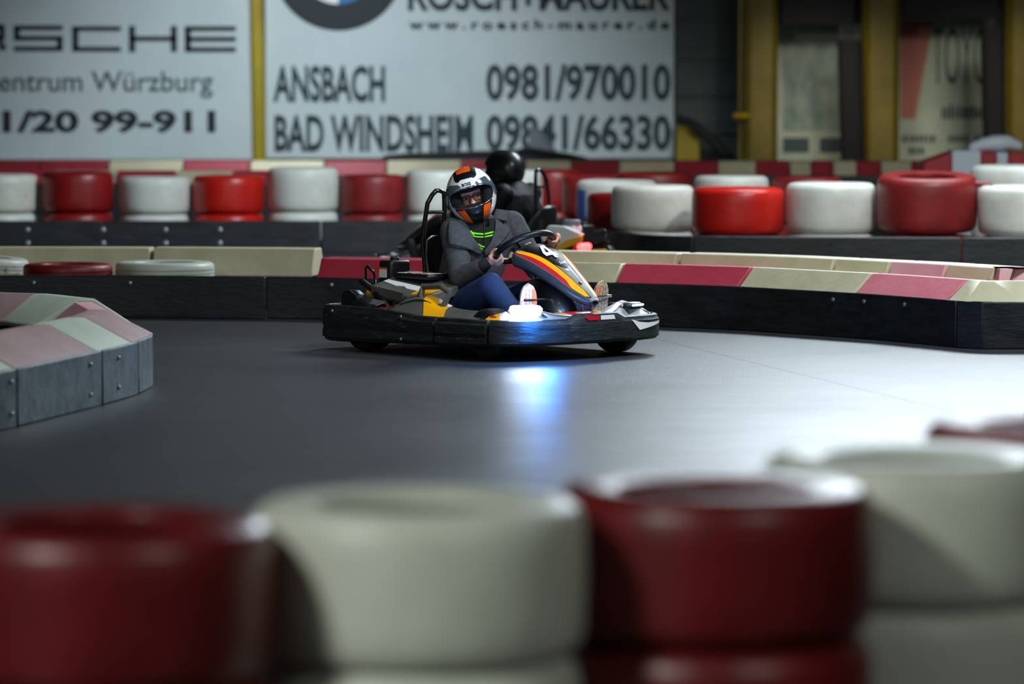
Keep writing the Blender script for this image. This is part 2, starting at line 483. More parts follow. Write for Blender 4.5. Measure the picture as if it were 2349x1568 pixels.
# ------------------------------------------------------------------ signs on the back wall
def flat_text(name, body, px0, px1, py0, py1, Y, mat, parent, bold=0.0, space=1.0, shear=0.0):
    vs, fs = text_mesh(body, bold, shear, space)
    a = at(px0, py1, Y); b = at(px1, py0, Y)
    mb = MB()
    mb.add([Vector((a.x + (b.x - a.x) * v.x, Y, a.z + (b.z - a.z) * v.y)) for v in vs], fs)
    return mb.build(name, mat, parent, smooth=0, solid=0.004)

def bars(name, rects, Y, mat, parent):
    mb = MB()
    for x0, x1, y0, y1 in rects:
        a = at(x0, y1, Y); b = at(x1, y0, Y)
        mb.box((a.x, Y, a.z), (b.x, Y + 0.006, b.z))
    return mb.build(name, mat, parent, smooth=0)

def sheet(name, px0, px1, py0, py1, Y, mat, parent=None, th=0.03):
    a = at(px0, py1, Y); b = at(px1, py0, Y)
    return MB().box((a.x, Y, a.z), (b.x, Y + th, b.z)).build(name, mat, parent, smooth=0, bevel=0.004)

YB = WY - 0.05          # face of the banners
e = tag(empty('banner', at(20, 365, YB)), 'white banner with wide squared capitals left of the thin yellow post', 'banner')
def under(parent, o):
    """keep world placement when parented to an empty at a thing's base"""
    o.parent = parent
    o.matrix_parent_inverse = Matrix.LocRotScale(parent.location, parent.rotation_euler, None).inverted()
    return o
under(e, sheet('banner_sheet', -560, 584, -210, 366, YB, 'banner'))
YT = YB - 0.008
s = 11
rects = []
def L_S(x0, x1): return [(x0, x1, 58, 58 + s), (x0, x1, 82, 82 + s), (x0, x1, 106, 106 + s), (x0, x0 + 13, 60, 90), (x1 - 13, x1, 84, 114)]
def L_C(x0, x1): return [(x0, x1, 60, 60 + s), (x0, x1, 107, 107 + s), (x0, x0 + 14, 62, 116)]
def L_H(x0, x1): return [(x0, x0 + 14, 59, 119), (x1 - 14, x1, 59, 119), (x0, x1, 83, 83 + s)]
def L_E(x0, x1): return [(x0, x1, 60, 60 + s), (x0, x1, 84, 84 + s), (x0, x1, 108, 108 + s), (x0, x0 + 14, 62, 118)]
def L_R(x0, x1): return [(x0, x1, 56, 56 + s), (x0, x1, 82, 82 + s), (x0, x0 + 13, 58, 115), (x1 - 13, x1, 58, 88), (x1 - 22, x1 - 6, 90, 102), (x1 - 12, x1 + 2, 99, 115)]
def L_O(x0, x1): return [(x0, x1, 56, 56 + s), (x0, x1, 104, 104 + s), (x0, x0 + 13, 58, 113), (x1 - 13, x1, 58, 113)]
def L_P(x0, x1): return [(x0, x1, 56, 56 + s), (x0, x1, 82, 82 + s), (x0, x0 + 13, 58, 115), (x1 - 13, x1, 58, 90)]
rects = L_P(-352, -243) + L_O(-224, -115) + L_R(-98, 11) + L_S(32, 144) + L_C(166, 277) + L_H(296, 406) + L_E(424, 541)
under(e, bars('heading_letters', rects, YT, 'ink', None))
under(e, flat_text('town_lettering', 'Zentrum Würzburg', -47, 488, 163, 224, YT, 'ink_soft', None, bold=0.004))
under(e, flat_text('number_lettering', '0931/20 99-911', -172, 494, 253, 304, YT, 'ink', None, bold=0.035))

e = tag(empty('banner', at(1070, 362, YB)), 'white banner with a dark round emblem and two town names', 'banner')
under(e, sheet('banner_sheet', 610, 1547, -210, 363, YB, 'banner'))
c = at(776, -82, YT); r = at(776, 70, YT); rad = c.z - r.z
mb = MB()
def arc_sector(c, r0, r1, a0, a1, y, th, mat):
    n = 24
    P = [Vector((c.x + r1 * math.cos(a0 + (a1 - a0) * k / n), y, c.z + r1 * math.sin(a0 + (a1 - a0) * k / n))) for k in range(n + 1)]
    if r0 > 0: P += [Vector((c.x + r0 * math.cos(a1 - (a1 - a0) * k / n), y, c.z + r0 * math.sin(a1 - (a1 - a0) * k / n))) for k in range(n + 1)]
    else: P += [c.copy()]
    for p in P: p.y = y
    mb.prism(P, (0, th, 0), mat)
for k in range(4):
    arc_sector(c, rad * 0.60, rad, k * math.pi / 2, (k + 1) * math.pi / 2, YT, 0.006, 'ink')
    arc_sector(c, 0, rad * 0.60, k * math.pi / 2, (k + 1) * math.pi / 2, YT, 0.006, 'logo_blue' if k in (1, 3) else 'white')
under(e, mb.build('round_emblem', 'ink', None, smooth=0))
under(e, flat_text('name_lettering', 'RÖSCH+MAURER', 936, 1537, -62, 25, YT, 'ink', None, bold=0.03))
under(e, flat_text('web_lettering', 'www.roesch-maurer.de', 938, 1535, 44, 68, YT, 'ink', None, bold=0.03, space=1.5))
for body, x0, x1, y0, y1 in (('ANSBACH', 627, 883, 150, 234), ('0981/970010', 1115, 1538, 147, 232), ('BAD WINDSHEIM', 630, 1085, 263, 348), ('09841/66330', 1115, 1538, 262, 346)):
    under(e, flat_text('number_lettering' if body[0] == '0' else 'town_lettering', body, x0, x1, y0, y1, YT, 'ink_teal', None, bold=0.028))

def post(name, px0, px1, py0, py1, Y, th, mat, label, cat, lean=0.0, group=None):
    a = at(px0, py1, Y); b = at(px1, py0, Y)
    T = Matrix.Translation(Vector((a.x, Y, 0))) @ Matrix.Shear('XY', 4, (0, 0)) if False else None
    mb = MB()
    w = b.x - a.x; h = b.z; lx = lean
    P = [Vector((0, 0, 0)), Vector((w * 0.18, -th * 0.25, 0)), Vector((w * 0.82, -th * 0.25, 0)), Vector((w, 0, 0)), Vector((w, th, 0)), Vector((0, th, 0))]
    rings = [[p + Vector((lx * t, 0, h * t)) for p in P] for t in (0, 1)]
    mb.loft(rings)
    o = mb.build(name, mat, None, smooth=20)
    o.location = (a.x, Y, 0)
    return tag(o, label, cat, group)
post('steel_post', 583, 609, -230, 372, WY - 0.16, 0.10, 'yellow_post', 'thin yellow steel post between the two white banners', 'post', lean=-0.05)
post('steel_column', 1706, 1786, -330, 400, 39.4, 0.30, 'column', 'yellow steel column nearest the dark wall panel, with a valve beside it', 'column')
post('steel_column', 1978, 2066, -330, 400, 39.4, 0.30, 'column', 'yellow steel column standing between the two pale posters', 'column')
post('steel_column', 2304, 2396, -330, 400, 39.4, 0.30, 'column', 'yellow steel column right of the poster with tall letters', 'column')
post('pole', 1694, 1703, -100, 400, 39.6, 0.04, 'yellow_post', 'thin pale yellow pole close against the first yellow column', 'pole')
post('black_post', 1934, 1990, 92, 400, 39.0, 0.10, 'black_matt', 'leaning black post covering the right edge of the blue-green poster', 'post', lean=-0.06)
post('black_post', 2262, 2316, 62, 400, 39.0, 0.10, 'black_matt', 'leaning black post covering the right edge of the tall-letter poster', 'post', lean=-0.06)
# valve lever on the column
p = at(1692, 266, 39.25)
vb = tag(empty('valve', p), 'small brass valve lever on the pole beside the first yellow column', 'valve')
MB().limb([(0, 0, 0), (0.10, 0.05, 0.0)], 0.03).build('valve_body', 'yellow_post', vb)
MB().ball((-0.02, -0.02, 0.0), 0.035).build('valve_knob', 'yellow_post', vb)

# posters on the right
YP = WY - 0.06
e = tag(empty('poster', at(1860, 385, YP)), 'pale poster with a blurred blue-green picture between two yellow columns', 'poster')
under(e, sheet('poster_sheet', 1780, 1975, 55, 386, YP, 'poster'))
under(e, sheet('poster_picture', 1796, 1940, 96, 300, YP - 0.01, 'poster_art', None, 0.01))
under(e, sheet('poster_strip', 1796, 1856, 316, 350, YP - 0.01, 'ink_soft', None, 0.01))
under(e, sheet('poster_strip', 1880, 1945, 316, 350, YP - 0.01, 'ink_soft', None, 0.01))
e = tag(empty('poster', at(2160, 385, YP)), 'pale poster with tall thin letters and a salmon wedge', 'poster')
under(e, sheet('poster_sheet', 2060, 2300, 20, 400, YP, 'poster'))
q = [at(2066, 50, YP - .012), at(2140, 50, YP - .012), at(2100, 272, YP - .012), at(2066, 272, YP - .012)]
for v in q: v.y = YP - .012
under(e, MB().prism(q, (0, .008, 0)).build('salmon_wedge', 'salmon', None, smooth=0))
under(e, flat_text('poster_lettering', 'TOYO', 2138, 2268, 62, 194, YP - .012, 'ink_soft', None, bold=-0.004))
rr = []
random.seed(3)
x = 2160
while x < 2256:
    w = random.uniform(5, 9); rr.append((x, x + w, 246 + random.uniform(-6, 4), 272)); x += w + 3
for y, xs in ((312, (2070, 2140, 2175, 2215, 2238, 2262)), (340, (2085, 2110))):
    for i in range(0, len(xs) - 1, 2):
        x = xs[i]
        while x < xs[i + 1]:
            w = random.uniform(5, 10); rr.append((x, x + w, y - 2, y + 14)); x += w + 4
under(e, bars('small_print', rr, YP - .012, 'ink_soft', None))
for px0, px1, py, lab in ((1792, 1962, 56, 'dark maroon panel hanging above the blue-green poster'), (2068, 2294, 42, 'dark maroon panel hanging above the tall-letter poster')):
    tag(sheet('overhead_panel', px0, px1, -260, py, 39.8, 'dark_panel', None, 0.08), lab, 'panel', 'dark panels hung above the posters')
# low wall fittings right of the banner
a = at(1552, 372, 40.6); b = at(1604, 288, 40.6)
o = MB().box((0, 0, 0), (b.x - a.x, 0.3, b.z), None).build('wall_box', 'yellow_post', None, smooth=0, bevel=0.01); o.location = (a.x, 40.55, 0)
tag(o, 'low yellow box against the wall right of the emblem banner', 'box')
pts = [at(x, y, 40.3) for x, y in ((1552, 272), (1590, 284), (1625, 312), (1660, 348), (1690, 374))]
for p in pts: p.y = 40.35
pts.append(Vector((pts[-1].x + 0.2, 40.35, 0.05)))
tag(MB().tube([pts[0].lerp(pts[1], .0)] + pts[1:], 0.045, 10).build('black_hose', 'rubber'), 'thick black hose drooping from the wall past the low yellow box', 'hose')
for k, (x0, x1) in enumerate(((1548, 1690),)):
    mb = MB()
    for y in (40, 130, 215, 300):
        a = at(x0, y + 6, WY - 0.01); b = at(x1, y, WY - 0.01)
        mb.box((a.x, WY - 0.03, a.z), (b.x, WY, b.z))
    tag(mb.build('trim_1', 'grimy_wall', None, smooth=0), kind='structure')

# tarpaulin and sheet heaped against the wall
def heap(profile, Y0, Y1, mat, name, label, cat):
    mb = MB(); rows = []
    n = 9
    for j in range(n):
        t = j / (n - 1); y = Y0 + (Y1 - Y0) * t
        k = math.sin(math.pi * min(1, t * 1.15 + 0.12)) ** 0.5 if 0 < t < 1 else 0.0
        row = []
        for px, py in profile:
            p = at(px, py, Y0)
            row.append(Vector((p.x + 0.03 * math.sin(7 * t + px), y, max(0.0, p.z * k))))
        rows.append(row)
    mb.loft(rows, close_ring=False, cap=False)
    o = mb.build(name, mat, None, smooth=50)
    return tag(o, label, cat)
heap([(866, 361), (880, 356), (930, 351), (1000, 349), (1100, 346), (1180, 343), (1215, 336), (1260, 344), (1300, 352), (1345, 361)], 37.7, 38.9, 'tarp', 'tarpaulin', 'black tarpaulin heaped behind the striped barrier under the phone numbers', 'tarpaulin')
a, b, c_, d = [at(x, y, 39.3) for x, y in ((1196, 366), (1217, 290), (1240, 296), (1398, 366))]
b.y = c_.y = 39.9
a.z = d.z = 0.0
tag(MB().prism([a, b, c_, d], (0, 0.03, 0.0)).build('leaning_sheet', 'grey_sheet', None, smooth=0), 'grey triangular sheet leaning over the black tarpaulin', 'sheet')

# ================================================================== BARRIERS
class Path:
    def __init__(self, pts, smooth=False):
        pts = [Vector((p[0], p[1], 0)) for p in pts]
        if smooth:
            q = []
            P = [pts[0] * 2 - pts[1]] + pts + [pts[-1] * 2 - pts[-2]]
            for i in range(1, len(P) - 2):
                for k in range(10):
                    t = k / 10
                    p0, p1, p2, p3 = P[i - 1], P[i], P[i + 1], P[i + 2]
                    q.append(0.5 * ((2 * p1) + (-p0 + p2) * t + (2 * p0 - 5 * p1 + 4 * p2 - p3) * t * t + (-p0 + 3 * p1 - 3 * p2 + p3) * t ** 3))
            q.append(pts[-1]); pts = q
        self.P = pts
        self.S = [0.0]
        for i in range(1, len(pts)): self.S.append(self.S[-1] + (pts[i] - pts[i - 1]).length)
        self.L = self.S[-1]
    def p(self, s):
        s = max(0, min(self.L, s))
        for i in range(1, len(self.S)):
            if s <= self.S[i] + 1e-9:
                t = (s - self.S[i - 1]) / max(1e-9, self.S[i] - self.S[i - 1])
                return self.P[i - 1].lerp(self.P[i], t)
        return self.P[-1]
    def n(self, s, h=0.12):
        t = (self.p(s + h) - self.p(s - h)).normalized()
        return Vector((-t.y, t.x, 0))
    def s_px(self, px, off=0.0, z=0.25):
        best = None
        for k in range(801):
            s = self.L * k / 800
            q = self.p(s) + self.n(s) * off; q.z = z
            e_ = abs(to_px(q)[0] - px)
            if best is None or e_ < best[0]: best = (e_, s)
        return best[1]

def cover(path, s0, s1, prof, mat, parent, name='cover', gap=0.006, step=0.18):
    """prof: closed cross-section [(inward offset, z)]"""
    s0 += gap; s1 -= gap
    n = max(1, int(math.ceil((s1 - s0) / step)))
    rings = []
    for k in range(n + 1):
        s = s0 + (s1 - s0) * k / n
        p, nn = path.p(s), path.n(s)
        rings.append([Vector((p.x + nn.x * o, p.y + nn.y * o, z)) for o, z in prof])
    return MB().loft(rings).build(name, mat, parent, smooth=35, bevel=0.008)

def board(path, s0, s1, zt, th, mat, parent, name='board', z0=0.0, off=0.0, step=0.2):
    return cover(path, s0, s1, [(off, z0), (off, zt), (off + th, zt), (off + th, z0)], mat, parent, name, 0.003, step)

def bolts(path, ss, zs, parent, off=0.0, r=0.014):
    for s in ss:
        for z in zs:
            p, nn = path.p(s), path.n(s)
            c = Vector((p.x + nn.x * (off - 0.004), p.y + nn.y * (off - 0.004), z))
            MB().ell(c, (nn * 0.008, Vector((-nn.y, nn.x, 0)) * r, Vector((0, 0, r))), 10, 6).build('bolt', 'bolt', parent)

# ---- the barrier right behind the kart
base_px = [(-260, 727), (0, 727), (345, 728), (720, 732), (1000, 738), (1300, 744), (1520, 750), (1700, 758), (2000, 779), (2150, 793)]
mp = [ground(x, y) for x, y in base_px]
c0 = ground(2195, 798)
mp += [c0, ground(2240, 801), ground(2349, 801), ground(2700, 799)]
main = Path([(p.x, p.y) for p in mp])
MB_ = tag(empty('track_barrier'), 'long low barrier behind the kart, black board topped with red and cream covers', 'barrier')
sj = [0, main.s_px(610, 0, 0.1), main.s_px(1305, 0, 0.1), main.s_px(2193, 0, 0.1), main.L]
for a_, b_ in zip(sj[:-1], sj[1:]):
    board(main, a_, b_, 0.25, 0.03, 'board', MB_)
bolts(main, [main.s_px(x) for x in (75, 300, 760, 1912, 1982, 2075)], (0.205,), MB_)
gable = [(0.0, 0.245), (0.13, 0.352), (0.20, 0.352), (0.30, 0.25)]
bnd = [722, 1012, 1240, 1409, 1692, 1962, 2172, 2420]
cols = ['red_cover', 'red_cover', 'cream_cover', 'sheen_red_cover', 'cream_cover', 'rose_cover', 'cream_cover']
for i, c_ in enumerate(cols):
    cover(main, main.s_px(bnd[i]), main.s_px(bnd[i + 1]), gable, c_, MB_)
# second line of covers behind
back = [(0.34, 0.25), (0.40, 0.405), (0.62, 0.405), (0.70, 0.25)]
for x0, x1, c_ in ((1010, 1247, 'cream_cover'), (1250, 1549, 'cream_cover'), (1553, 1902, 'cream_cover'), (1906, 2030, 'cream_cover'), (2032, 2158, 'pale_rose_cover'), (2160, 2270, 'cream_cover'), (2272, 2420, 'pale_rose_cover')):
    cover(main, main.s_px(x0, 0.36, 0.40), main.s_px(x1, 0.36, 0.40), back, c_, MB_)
board(main, main.s_px(1010), main.L, 0.25, 0.03, 'board', MB_, 'rear_board', 0.0, 0.70)
# left stretch: covers stand further back, loose tyres lie in front of them
left = [(1.02, 0.20), (1.12, 0.37), (1.3, 0.37), (1.38, 0.20)]
for x0, x1 in ((-300, 344), (347, 722)):
    cover(main, main.s_px(x0, 1.06, .3), main.s_px(x1, 1.06, .3), left, 'cream_cover', MB_)
cover(main, main.s_px(728, .3, .3), main.s_px(1012, .3, .3), [(0.31, 0.25), (0.38, 0.345), (0.6, 0.345), (0.68, 0.25)], 'red_cover', MB_)
board(main, 0, main.s_px(722), 0.20, 0.06, 'board', MB_, 'rear_board', 0.0, 1.15)
# grey kerb strip on the floor along the left board
tag(cover(main, main.s_px(300), main.s_px(612), [(-0.05, 0.0), (-0.05, 0.018), (-0.002, 0.018), (-0.002, 0.0)], 'board', None, 'trim_2'), kind='structure')

# ---- the island with a rounded end at the left
isl_pts = [(-4.1, 12.6), (-2.85, 13.9), (-2.035, 15.28), (-1.77, 16.50), (-1.672, 17.05), (-1.64, 17.62), (-1.80, 18.35), (-2.12, 18.88), (-2.6, 19.12), (-3.4, 19.2), (-4.6, 19.2)]
isl = Path(isl_pts)
IS = tag(empty('island_barrier'), 'rounded barrier end at the left, worn grey board with greyish pink and pale covers', 'barrier')
def sn(i):
    return isl.S[i]
near_b = [sn(0), isl.s_px(-150), isl.s_px(39), isl.s_px(225)]
ig = [(0.0, 0.235), (0.22, 0.35), (0.30, 0.35), (0.50, 0.20), (0.46, 0.18)]
s38, s225, s308 = None, None, None
def s_near(px):
    best = None
    for k in range(600):
        s = sn(5) * k / 600
        q = isl.p(s); q.z = 0.235
        e_ = abs(to_px(q)[0] - px)
        if best is None or e_ < best[0]: best = (e_, s)
    return best[1]
ib = [s_near(-330), s_near(-150), s_near(38), s_near(225), s_near(308), sn(5) + 0.06, sn(6), sn(7) + 0.05, sn(8) + .25, sn(9) + 0.2, sn(10)]
ic = ['pink_cover', 'pale_cover', 'pink_cover', 'pale_cover', 'pink_cover', 'pale_rose_cover', 'pale_cover', 'pink_cover', 'pale_cover', 'pink_cover']
def isl_cover(s0, s1, mat, prof):
    return cover(isl, s0, s1, prof, mat, IS, step=0.3)
for i, c_ in enumerate(ic):
    isl_cover(ib[i], ib[i + 1], c_, ig if i < 6 else [(0.0, 0.235), (0.20, 0.365), (0.28, 0.365), (0.50, 0.245), (0.47, 0.22)])
ibd = [0, s_near(-150), s_near(40), s_near(235), s_near(318), sn(5) + 0.3, sn(7), sn(10)]
for a_, b_ in zip(ibd[:-1], ibd[1:]):
    board(isl, a_ + .004, b_ - .004, 0.24, 0.025, 'board_worn', IS)
bolts(isl, [s_near(25), s_near(205), s_near(270)], (0.06, 0.19), IS, r=0.01)
# the inner board seen between the covers
mbp = [isl.p(s) + isl.n(s) * 0.53 for s in [sn(7) + 0.25, sn(8), sn(9), sn(10)]]
ip = Path([(p.x, p.y) for p in mbp])
board(ip, 0, ip.L, 0.255, 0.02, 'orange_red', IS, 'inner_board')

# ---- tyre rows
TYPROF = {}
def tyre_mesh(Rr, h, hole, wob, tread, seedv):
    key = (round(Rr, 3), round(h, 3), hole, wob, tread, seedv)
    if key in TYPROF: return TYPROF[key]
    rd = random.Random(seedv)
    ph = [rd.uniform(0, 6.28) for _ in range(3)]
    b = 0.17 * h
    prof = [(hole * Rr, 0.90 * h), (hole * Rr * 1.03, 0.965 * h), (0.80 * Rr, h), (0.90 * Rr, 0.985 * h), (0.965 * Rr, 0.94 * h), (0.995 * Rr, 0.86 * h)]
    if tread:
        for k in range(1, 5):
            z = (0.86 - 0.72 * k / 5) * h
            prof += [(Rr, z + 0.02 * h), (0.978 * Rr, z + 0.012 * h), (0.978 * Rr, z - 0.012 * h), (Rr, z - 0.02 * h)]
    else:
        prof += [(Rr, 0.7 * h), (1.005 * Rr, 0.5 * h), (Rr, 0.3 * h)]
    prof += [(0.995 * Rr, 0.14 * h), (0.965 * Rr, 0.06 * h), (0.90 * Rr, 0.015 * h), (0.80 * Rr, 0.0), (hole * Rr * 1.03, 0.035 * h), (hole * Rr, 0.10 * h),
             (hole * Rr * 1.06, 0.16 * h), (0.86 * Rr, 0.2 * h), (0.92 * Rr, 0.5 * h), (0.86 * Rr, 0.8 * h), (hole * Rr * 1.06, 0.84 * h)]
    def wf(a, z):
        return 1 + wob * (0.6 * math.sin(2 * a + ph[0]) + 0.4 * math.sin(3 * a + ph[1] + z * 5))
    mb = MB().lathe(prof, 56, closed=True, wob=wf)
    TYPROF[key] = mb
    return mb
def tyre(c, Rr, ztop, h, mat, label, group=None, hole=0.60, wob=0.008, tread=False, tilt=(0, 0), seedv=1, under_label=None, lower=None):
    o = tyre_mesh(Rr, h, hole, wob, tread, seedv).build('tyre', mat, None, smooth=50)
    o.location = (c[0], c[1], ztop - h)
    o.rotation_euler = (tilt[0], tilt[1], 0)
    tag(o, label, 'tyre', group)
    H = ztop - h - 1.05 * Rr * (abs(math.sin(tilt[0])) + abs(math.sin(tilt[1])))
    if under_label and H > 0.08:
        nl = 1 if H < 0.42 else 2
        for k in range(nl):
            hh = H / nl - 0.004
            l = tyre_mesh(Rr * 0.985, hh, hole, wob, False, seedv + 20).build('tyre', lower or mat, None, smooth=50)
            l.location = (c[0], c[1], H - 0.002 - hh * (k + 1) - 0.004 * k)
            tag(l, under_label if nl == 1 else (under_label + (', upper of two' if k == 0 else ', resting on the floor')), 'tyre', 'lower tyres of the stacks')
    return o
def px_tyre(pxc, w, Y, ztop, h, mat, label, **k):
    c = at(pxc, 400, Y)
    return tyre((c.x, Y), w * Y / F_PX / 2, ztop, h, mat, label, **k)

# foreground row, right in front of the lens
G = 'painted tyres stacked nearest to the viewer'
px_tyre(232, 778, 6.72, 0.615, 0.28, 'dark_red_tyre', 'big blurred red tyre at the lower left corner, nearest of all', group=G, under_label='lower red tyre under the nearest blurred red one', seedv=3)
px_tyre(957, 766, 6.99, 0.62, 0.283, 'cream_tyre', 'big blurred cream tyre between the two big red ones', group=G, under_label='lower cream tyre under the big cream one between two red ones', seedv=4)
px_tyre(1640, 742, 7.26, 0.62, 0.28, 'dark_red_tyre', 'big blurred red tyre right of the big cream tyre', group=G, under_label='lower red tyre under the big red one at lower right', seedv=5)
px_tyre(2100, 700, 7.72, 0.635, 0.285, 'cream_tyre', 'big blurred cream tyre at the lower right edge', group=G, under_label='lower white tyre at the bottom right corner', seedv=6)
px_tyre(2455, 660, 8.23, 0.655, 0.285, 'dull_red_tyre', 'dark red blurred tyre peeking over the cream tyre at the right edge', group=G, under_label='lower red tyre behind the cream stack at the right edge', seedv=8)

# far left row behind the track lane
G = 'painted tyres along the far left straight'
Z = 0.66
rows = [(-168, 160, 'red_tyre', Z, .335, 0), (2, 168, 'scuffed_tyre', Z - .01, .32, 1), (178, 166, 'red_tyre', Z + .01, .335, 0), (354, 163, 'white_tyre', Z - .03, .31, 0), (524, 165, 'bright_red_tyre', Z - .02, .315, 0),
        (695, 163, 'white_tyre', Z + .045, .365, 0), (853, 148, 'dull_red_tyre', Z - .015, .32, 0), (1002, 142, 'white_tyre', Z + .02, .36, 0), (1262, 62, None, 0, 0, 0)]
names = ['red tyre at the far left edge of the far row', 'white ridged tyre at the left edge of the far row', 'deep red tyre right of the white ridged one in the far row', 'white tyre with a dark scuff between two red ones in the far row',
         'orange-red tyre lit from the right in the far row', 'tall bright white tyre right of the orange-red one in the far row', 'dull red tyre just left of the kart driver', 'white tyre partly hidden behind the roll hoop and helmet',
]
for (pxc, w, m_, zt, h, tr), lab in zip(rows[:8], names):
    px_tyre(pxc, w, 32.0, zt, h, m_, lab, group=G, tread=bool(tr), under_label='lower tyre under the ' + lab.split(' in the far row')[0].replace('painted ', ''), seedv=int(pxc) % 7, lower='white_tyre' if m_ == 'scuffed_tyre' else None)
px_tyre(1168, 152, 32.2, 0.68, 0.36, 'white_tyre', 'white tyre right behind the driver in black', group=G, under_label='lower tyre under the white one behind the driver in black', seedv=2)
px_tyre(1268, 140, 32.75, 0.67, 0.34, 'red_tyre', 'red tyre just right of the driver in black', group=G, under_label='lower tyre under the red one right of the driver in black', seedv=4)

# nearer right row
G = 'painted tyres along the right-hand straight'
px_tyre(1375, 168, 31.0, 0.665, 0.34, 'dull_red_tyre', 'dark red tyre where the right row bends away, farthest one', group=G, under_label='lower tyre under the dark red one where the row bends away', seedv=1)
t = px_tyre(1414, 184, 29.75, 0.655, 0.33, 'white_tyre', 'white tyre with a blue painted side', group=G, under_label='lower tyre under the white one with a blue side', seedv=2)
Rr = 184 * 29.75 / F_PX / 2
mb = MB(); rings = []
for z in (0.03, 0.10, 0.18, 0.255):
    rings.append([Vector((Rr * 1.012 * math.cos(R(a)), Rr * 1.012 * math.sin(R(a)), z)) for a in range(192, 222, 3)])
mb.loft(rings, close_ring=False, cap=False)
mb.build('blue_patch', 'blue_paint', t, smooth=50)
px_tyre(1441, 188, 28.95, 0.575, 0.30, 'red_tyre', 'short dark red tyre half hidden by the scuffed white one', group=G, under_label='lower tyre under the short dark red one', seedv=3)
px_tyre(1497, 188, 28.15, 0.655, 0.33, 'scuffed_tyre', 'white tyre with black scuffs low on its side', group=G, under_label='lower tyre under the white one with black scuffs', seedv=4)
px_tyre(1693, 212, 27.55, 0.655, 0.335, 'bright_red_tyre', 'bright red tyre between two white ones on the right row', group=G, under_label='lower tyre under the bright red one on the right row', seedv=5, lower='dull_red_tyre')
px_tyre(1906, 206, 27.5, 0.69, 0.36, 'white_tyre', 'dirty white tyre left of the large brown-red one', group=G, under_label='lower tyre under the dirty white one on the right row', seedv=6)
t = px_tyre(2126, 228, 27.3, 0.755, 0.40, 'dull_red_tyre', 'large brown-red tyre with its dark hole showing', group=G, under_label='lower tyre under the large brown-red one', hole=0.56, wob=0.016, tilt=(R(4.5), 0), seedv=7)
MB().limb([(0.30, -0.10, 0.34), (0.36, -0.11, 0.345), (0.43, -0.12, 0.335)], [.035, .022, .02]).build('rubber_tab', 'dull_red_tyre', t)
px_tyre(2358, 226, 27.1, 0.68, 0.35, 'white_tyre', 'dirty white tyre at the right edge beside the large brown-red one', group=G, under_label='lower tyre under the dirty white one at the right edge', seedv=8)
px_tyre(1500, 178, 30.45, 0.70, 0.34, 'dull_red_tyre', 'dull red tyre showing above the scuffed white one', group=G, under_label='lower tyre behind the scuffed white stack', seedv=9)
px_tyre(1678, 172, 29.2, 0.70, 0.34, 'white_tyre', 'white tyre showing above the bright red one', group=G, under_label='lower tyre behind the bright red stack', seedv=10)
px_tyre(1852, 164, 29.2, 0.69, 0.34, 'dull_red_tyre', 'dull red tyre behind the gap right of the bright red one', group=G, under_label='lower tyre behind the dirty white stack', seedv=11)
px_tyre(2345, 236, 28.75, 0.79, 0.36, 'white_tyre', 'clean white tyre stacked highest at the right edge', group=G, under_label='tyre under the clean white one at the right edge', seedv=12)

# loose tyres behind the low board at the left
G = 'worn tyres lying behind the low black board'
px_tyre(-45, 210, 23.62, 0.335, 0.16, 'scuffed_tyre', 'worn white tyre at the left edge behind the low black board', group=G, tread=True, tilt=(0, R(4)), under_label='tyre under the worn white one behind the low board')
px_tyre(154, 204, 23.28, 0.305, 0.16, 'dull_red_tyre', 'worn dark red tyre behind the low black board', group=G, tread=True, under_label='tyre under the worn dark red one behind the low board')
px_tyre(377, 226, 23.38, 0.312, 0.17, 'cream_tyre', 'cream tyre lying behind the low black board', group=G, tread=True, under_label='tyre under the cream one behind the low board')

# ---- boards in front of the far tyre rows
def yp(px, Y): return (at(px, 500, Y).x, Y)
fl = Path([yp(-420, 31.55), yp(600, 31.55), yp(1000, 31.55), yp(1200, 31.7), yp(1300, 32.3)])
FB = tag(empty('tyre_barrier'), 'scuffed black board holding the far left row of tyres', 'barrier')
for a_, b_ in ((0, fl.s_px(235)), (fl.s_px(235), fl.s_px(737)), (fl.s_px(737), fl.L)):
    board(fl, a_, b_, 0.275, 0.04, 'board', FB)
bolts(fl, [fl.s_px(x) for x in (62, 236, 380, 505)], (0.09, 0.2), FB, r=0.022)
fr = Path([yp(1275, 30.2), yp(1400, 28.1), yp(1470, 27.3), yp(1560, 27.05), yp(2000, 26.85), yp(2600, 26.6)])
FR = tag(empty('tyre_barrier'), 'black board holding the right row of tyres', 'barrier')
for a_, b_ in ((0, fr.s_px(1590)), (fr.s_px(1590), fr.s_px(2205)), (fr.s_px(2205), fr.L)):
    board(fr, a_, b_, 0.325, 0.04, 'board', FR)

# ---- striped barriers along the back wall
wp = Path([(-9.0, 37.0), (9.5, 37.0)])
WB = tag(empty('wall_barrier'), 'red and cream striped barrier running along the foot of the back wall', 'barrier')
wb = [(-420, -250, 'r'), (-250, -60, 'c'), (-60, 90, 'r'), (90, 250, 'r'), (250, 420, 'c'), (420, 575, 'r'), (575, 742, 'c'), (742, 890, 'r'), (890, 1060, 'c'), (1060, 1205, 'r'), (1205, 1310, 'c'), (1310, 1422, 'r'), (1422, 1545, 'c'),
      (1545, 1646, 'r'), (1646, 1735, 'c'), (1735, 1812, 'r'), (1812, 1862, 'c'), (1862, 1912, 'r'), (1912, 1965, 'c'), (1965, 2020, 'r'), (2020, 2090, 'c'), (2090, 2180, 'r'), (2180, 2280, 'c'), (2280, 2400, 'r')]
wprof = [(0.0, 0.52), (0.08, 0.655), (0.22, 0.665), (0.32, 0.5)]
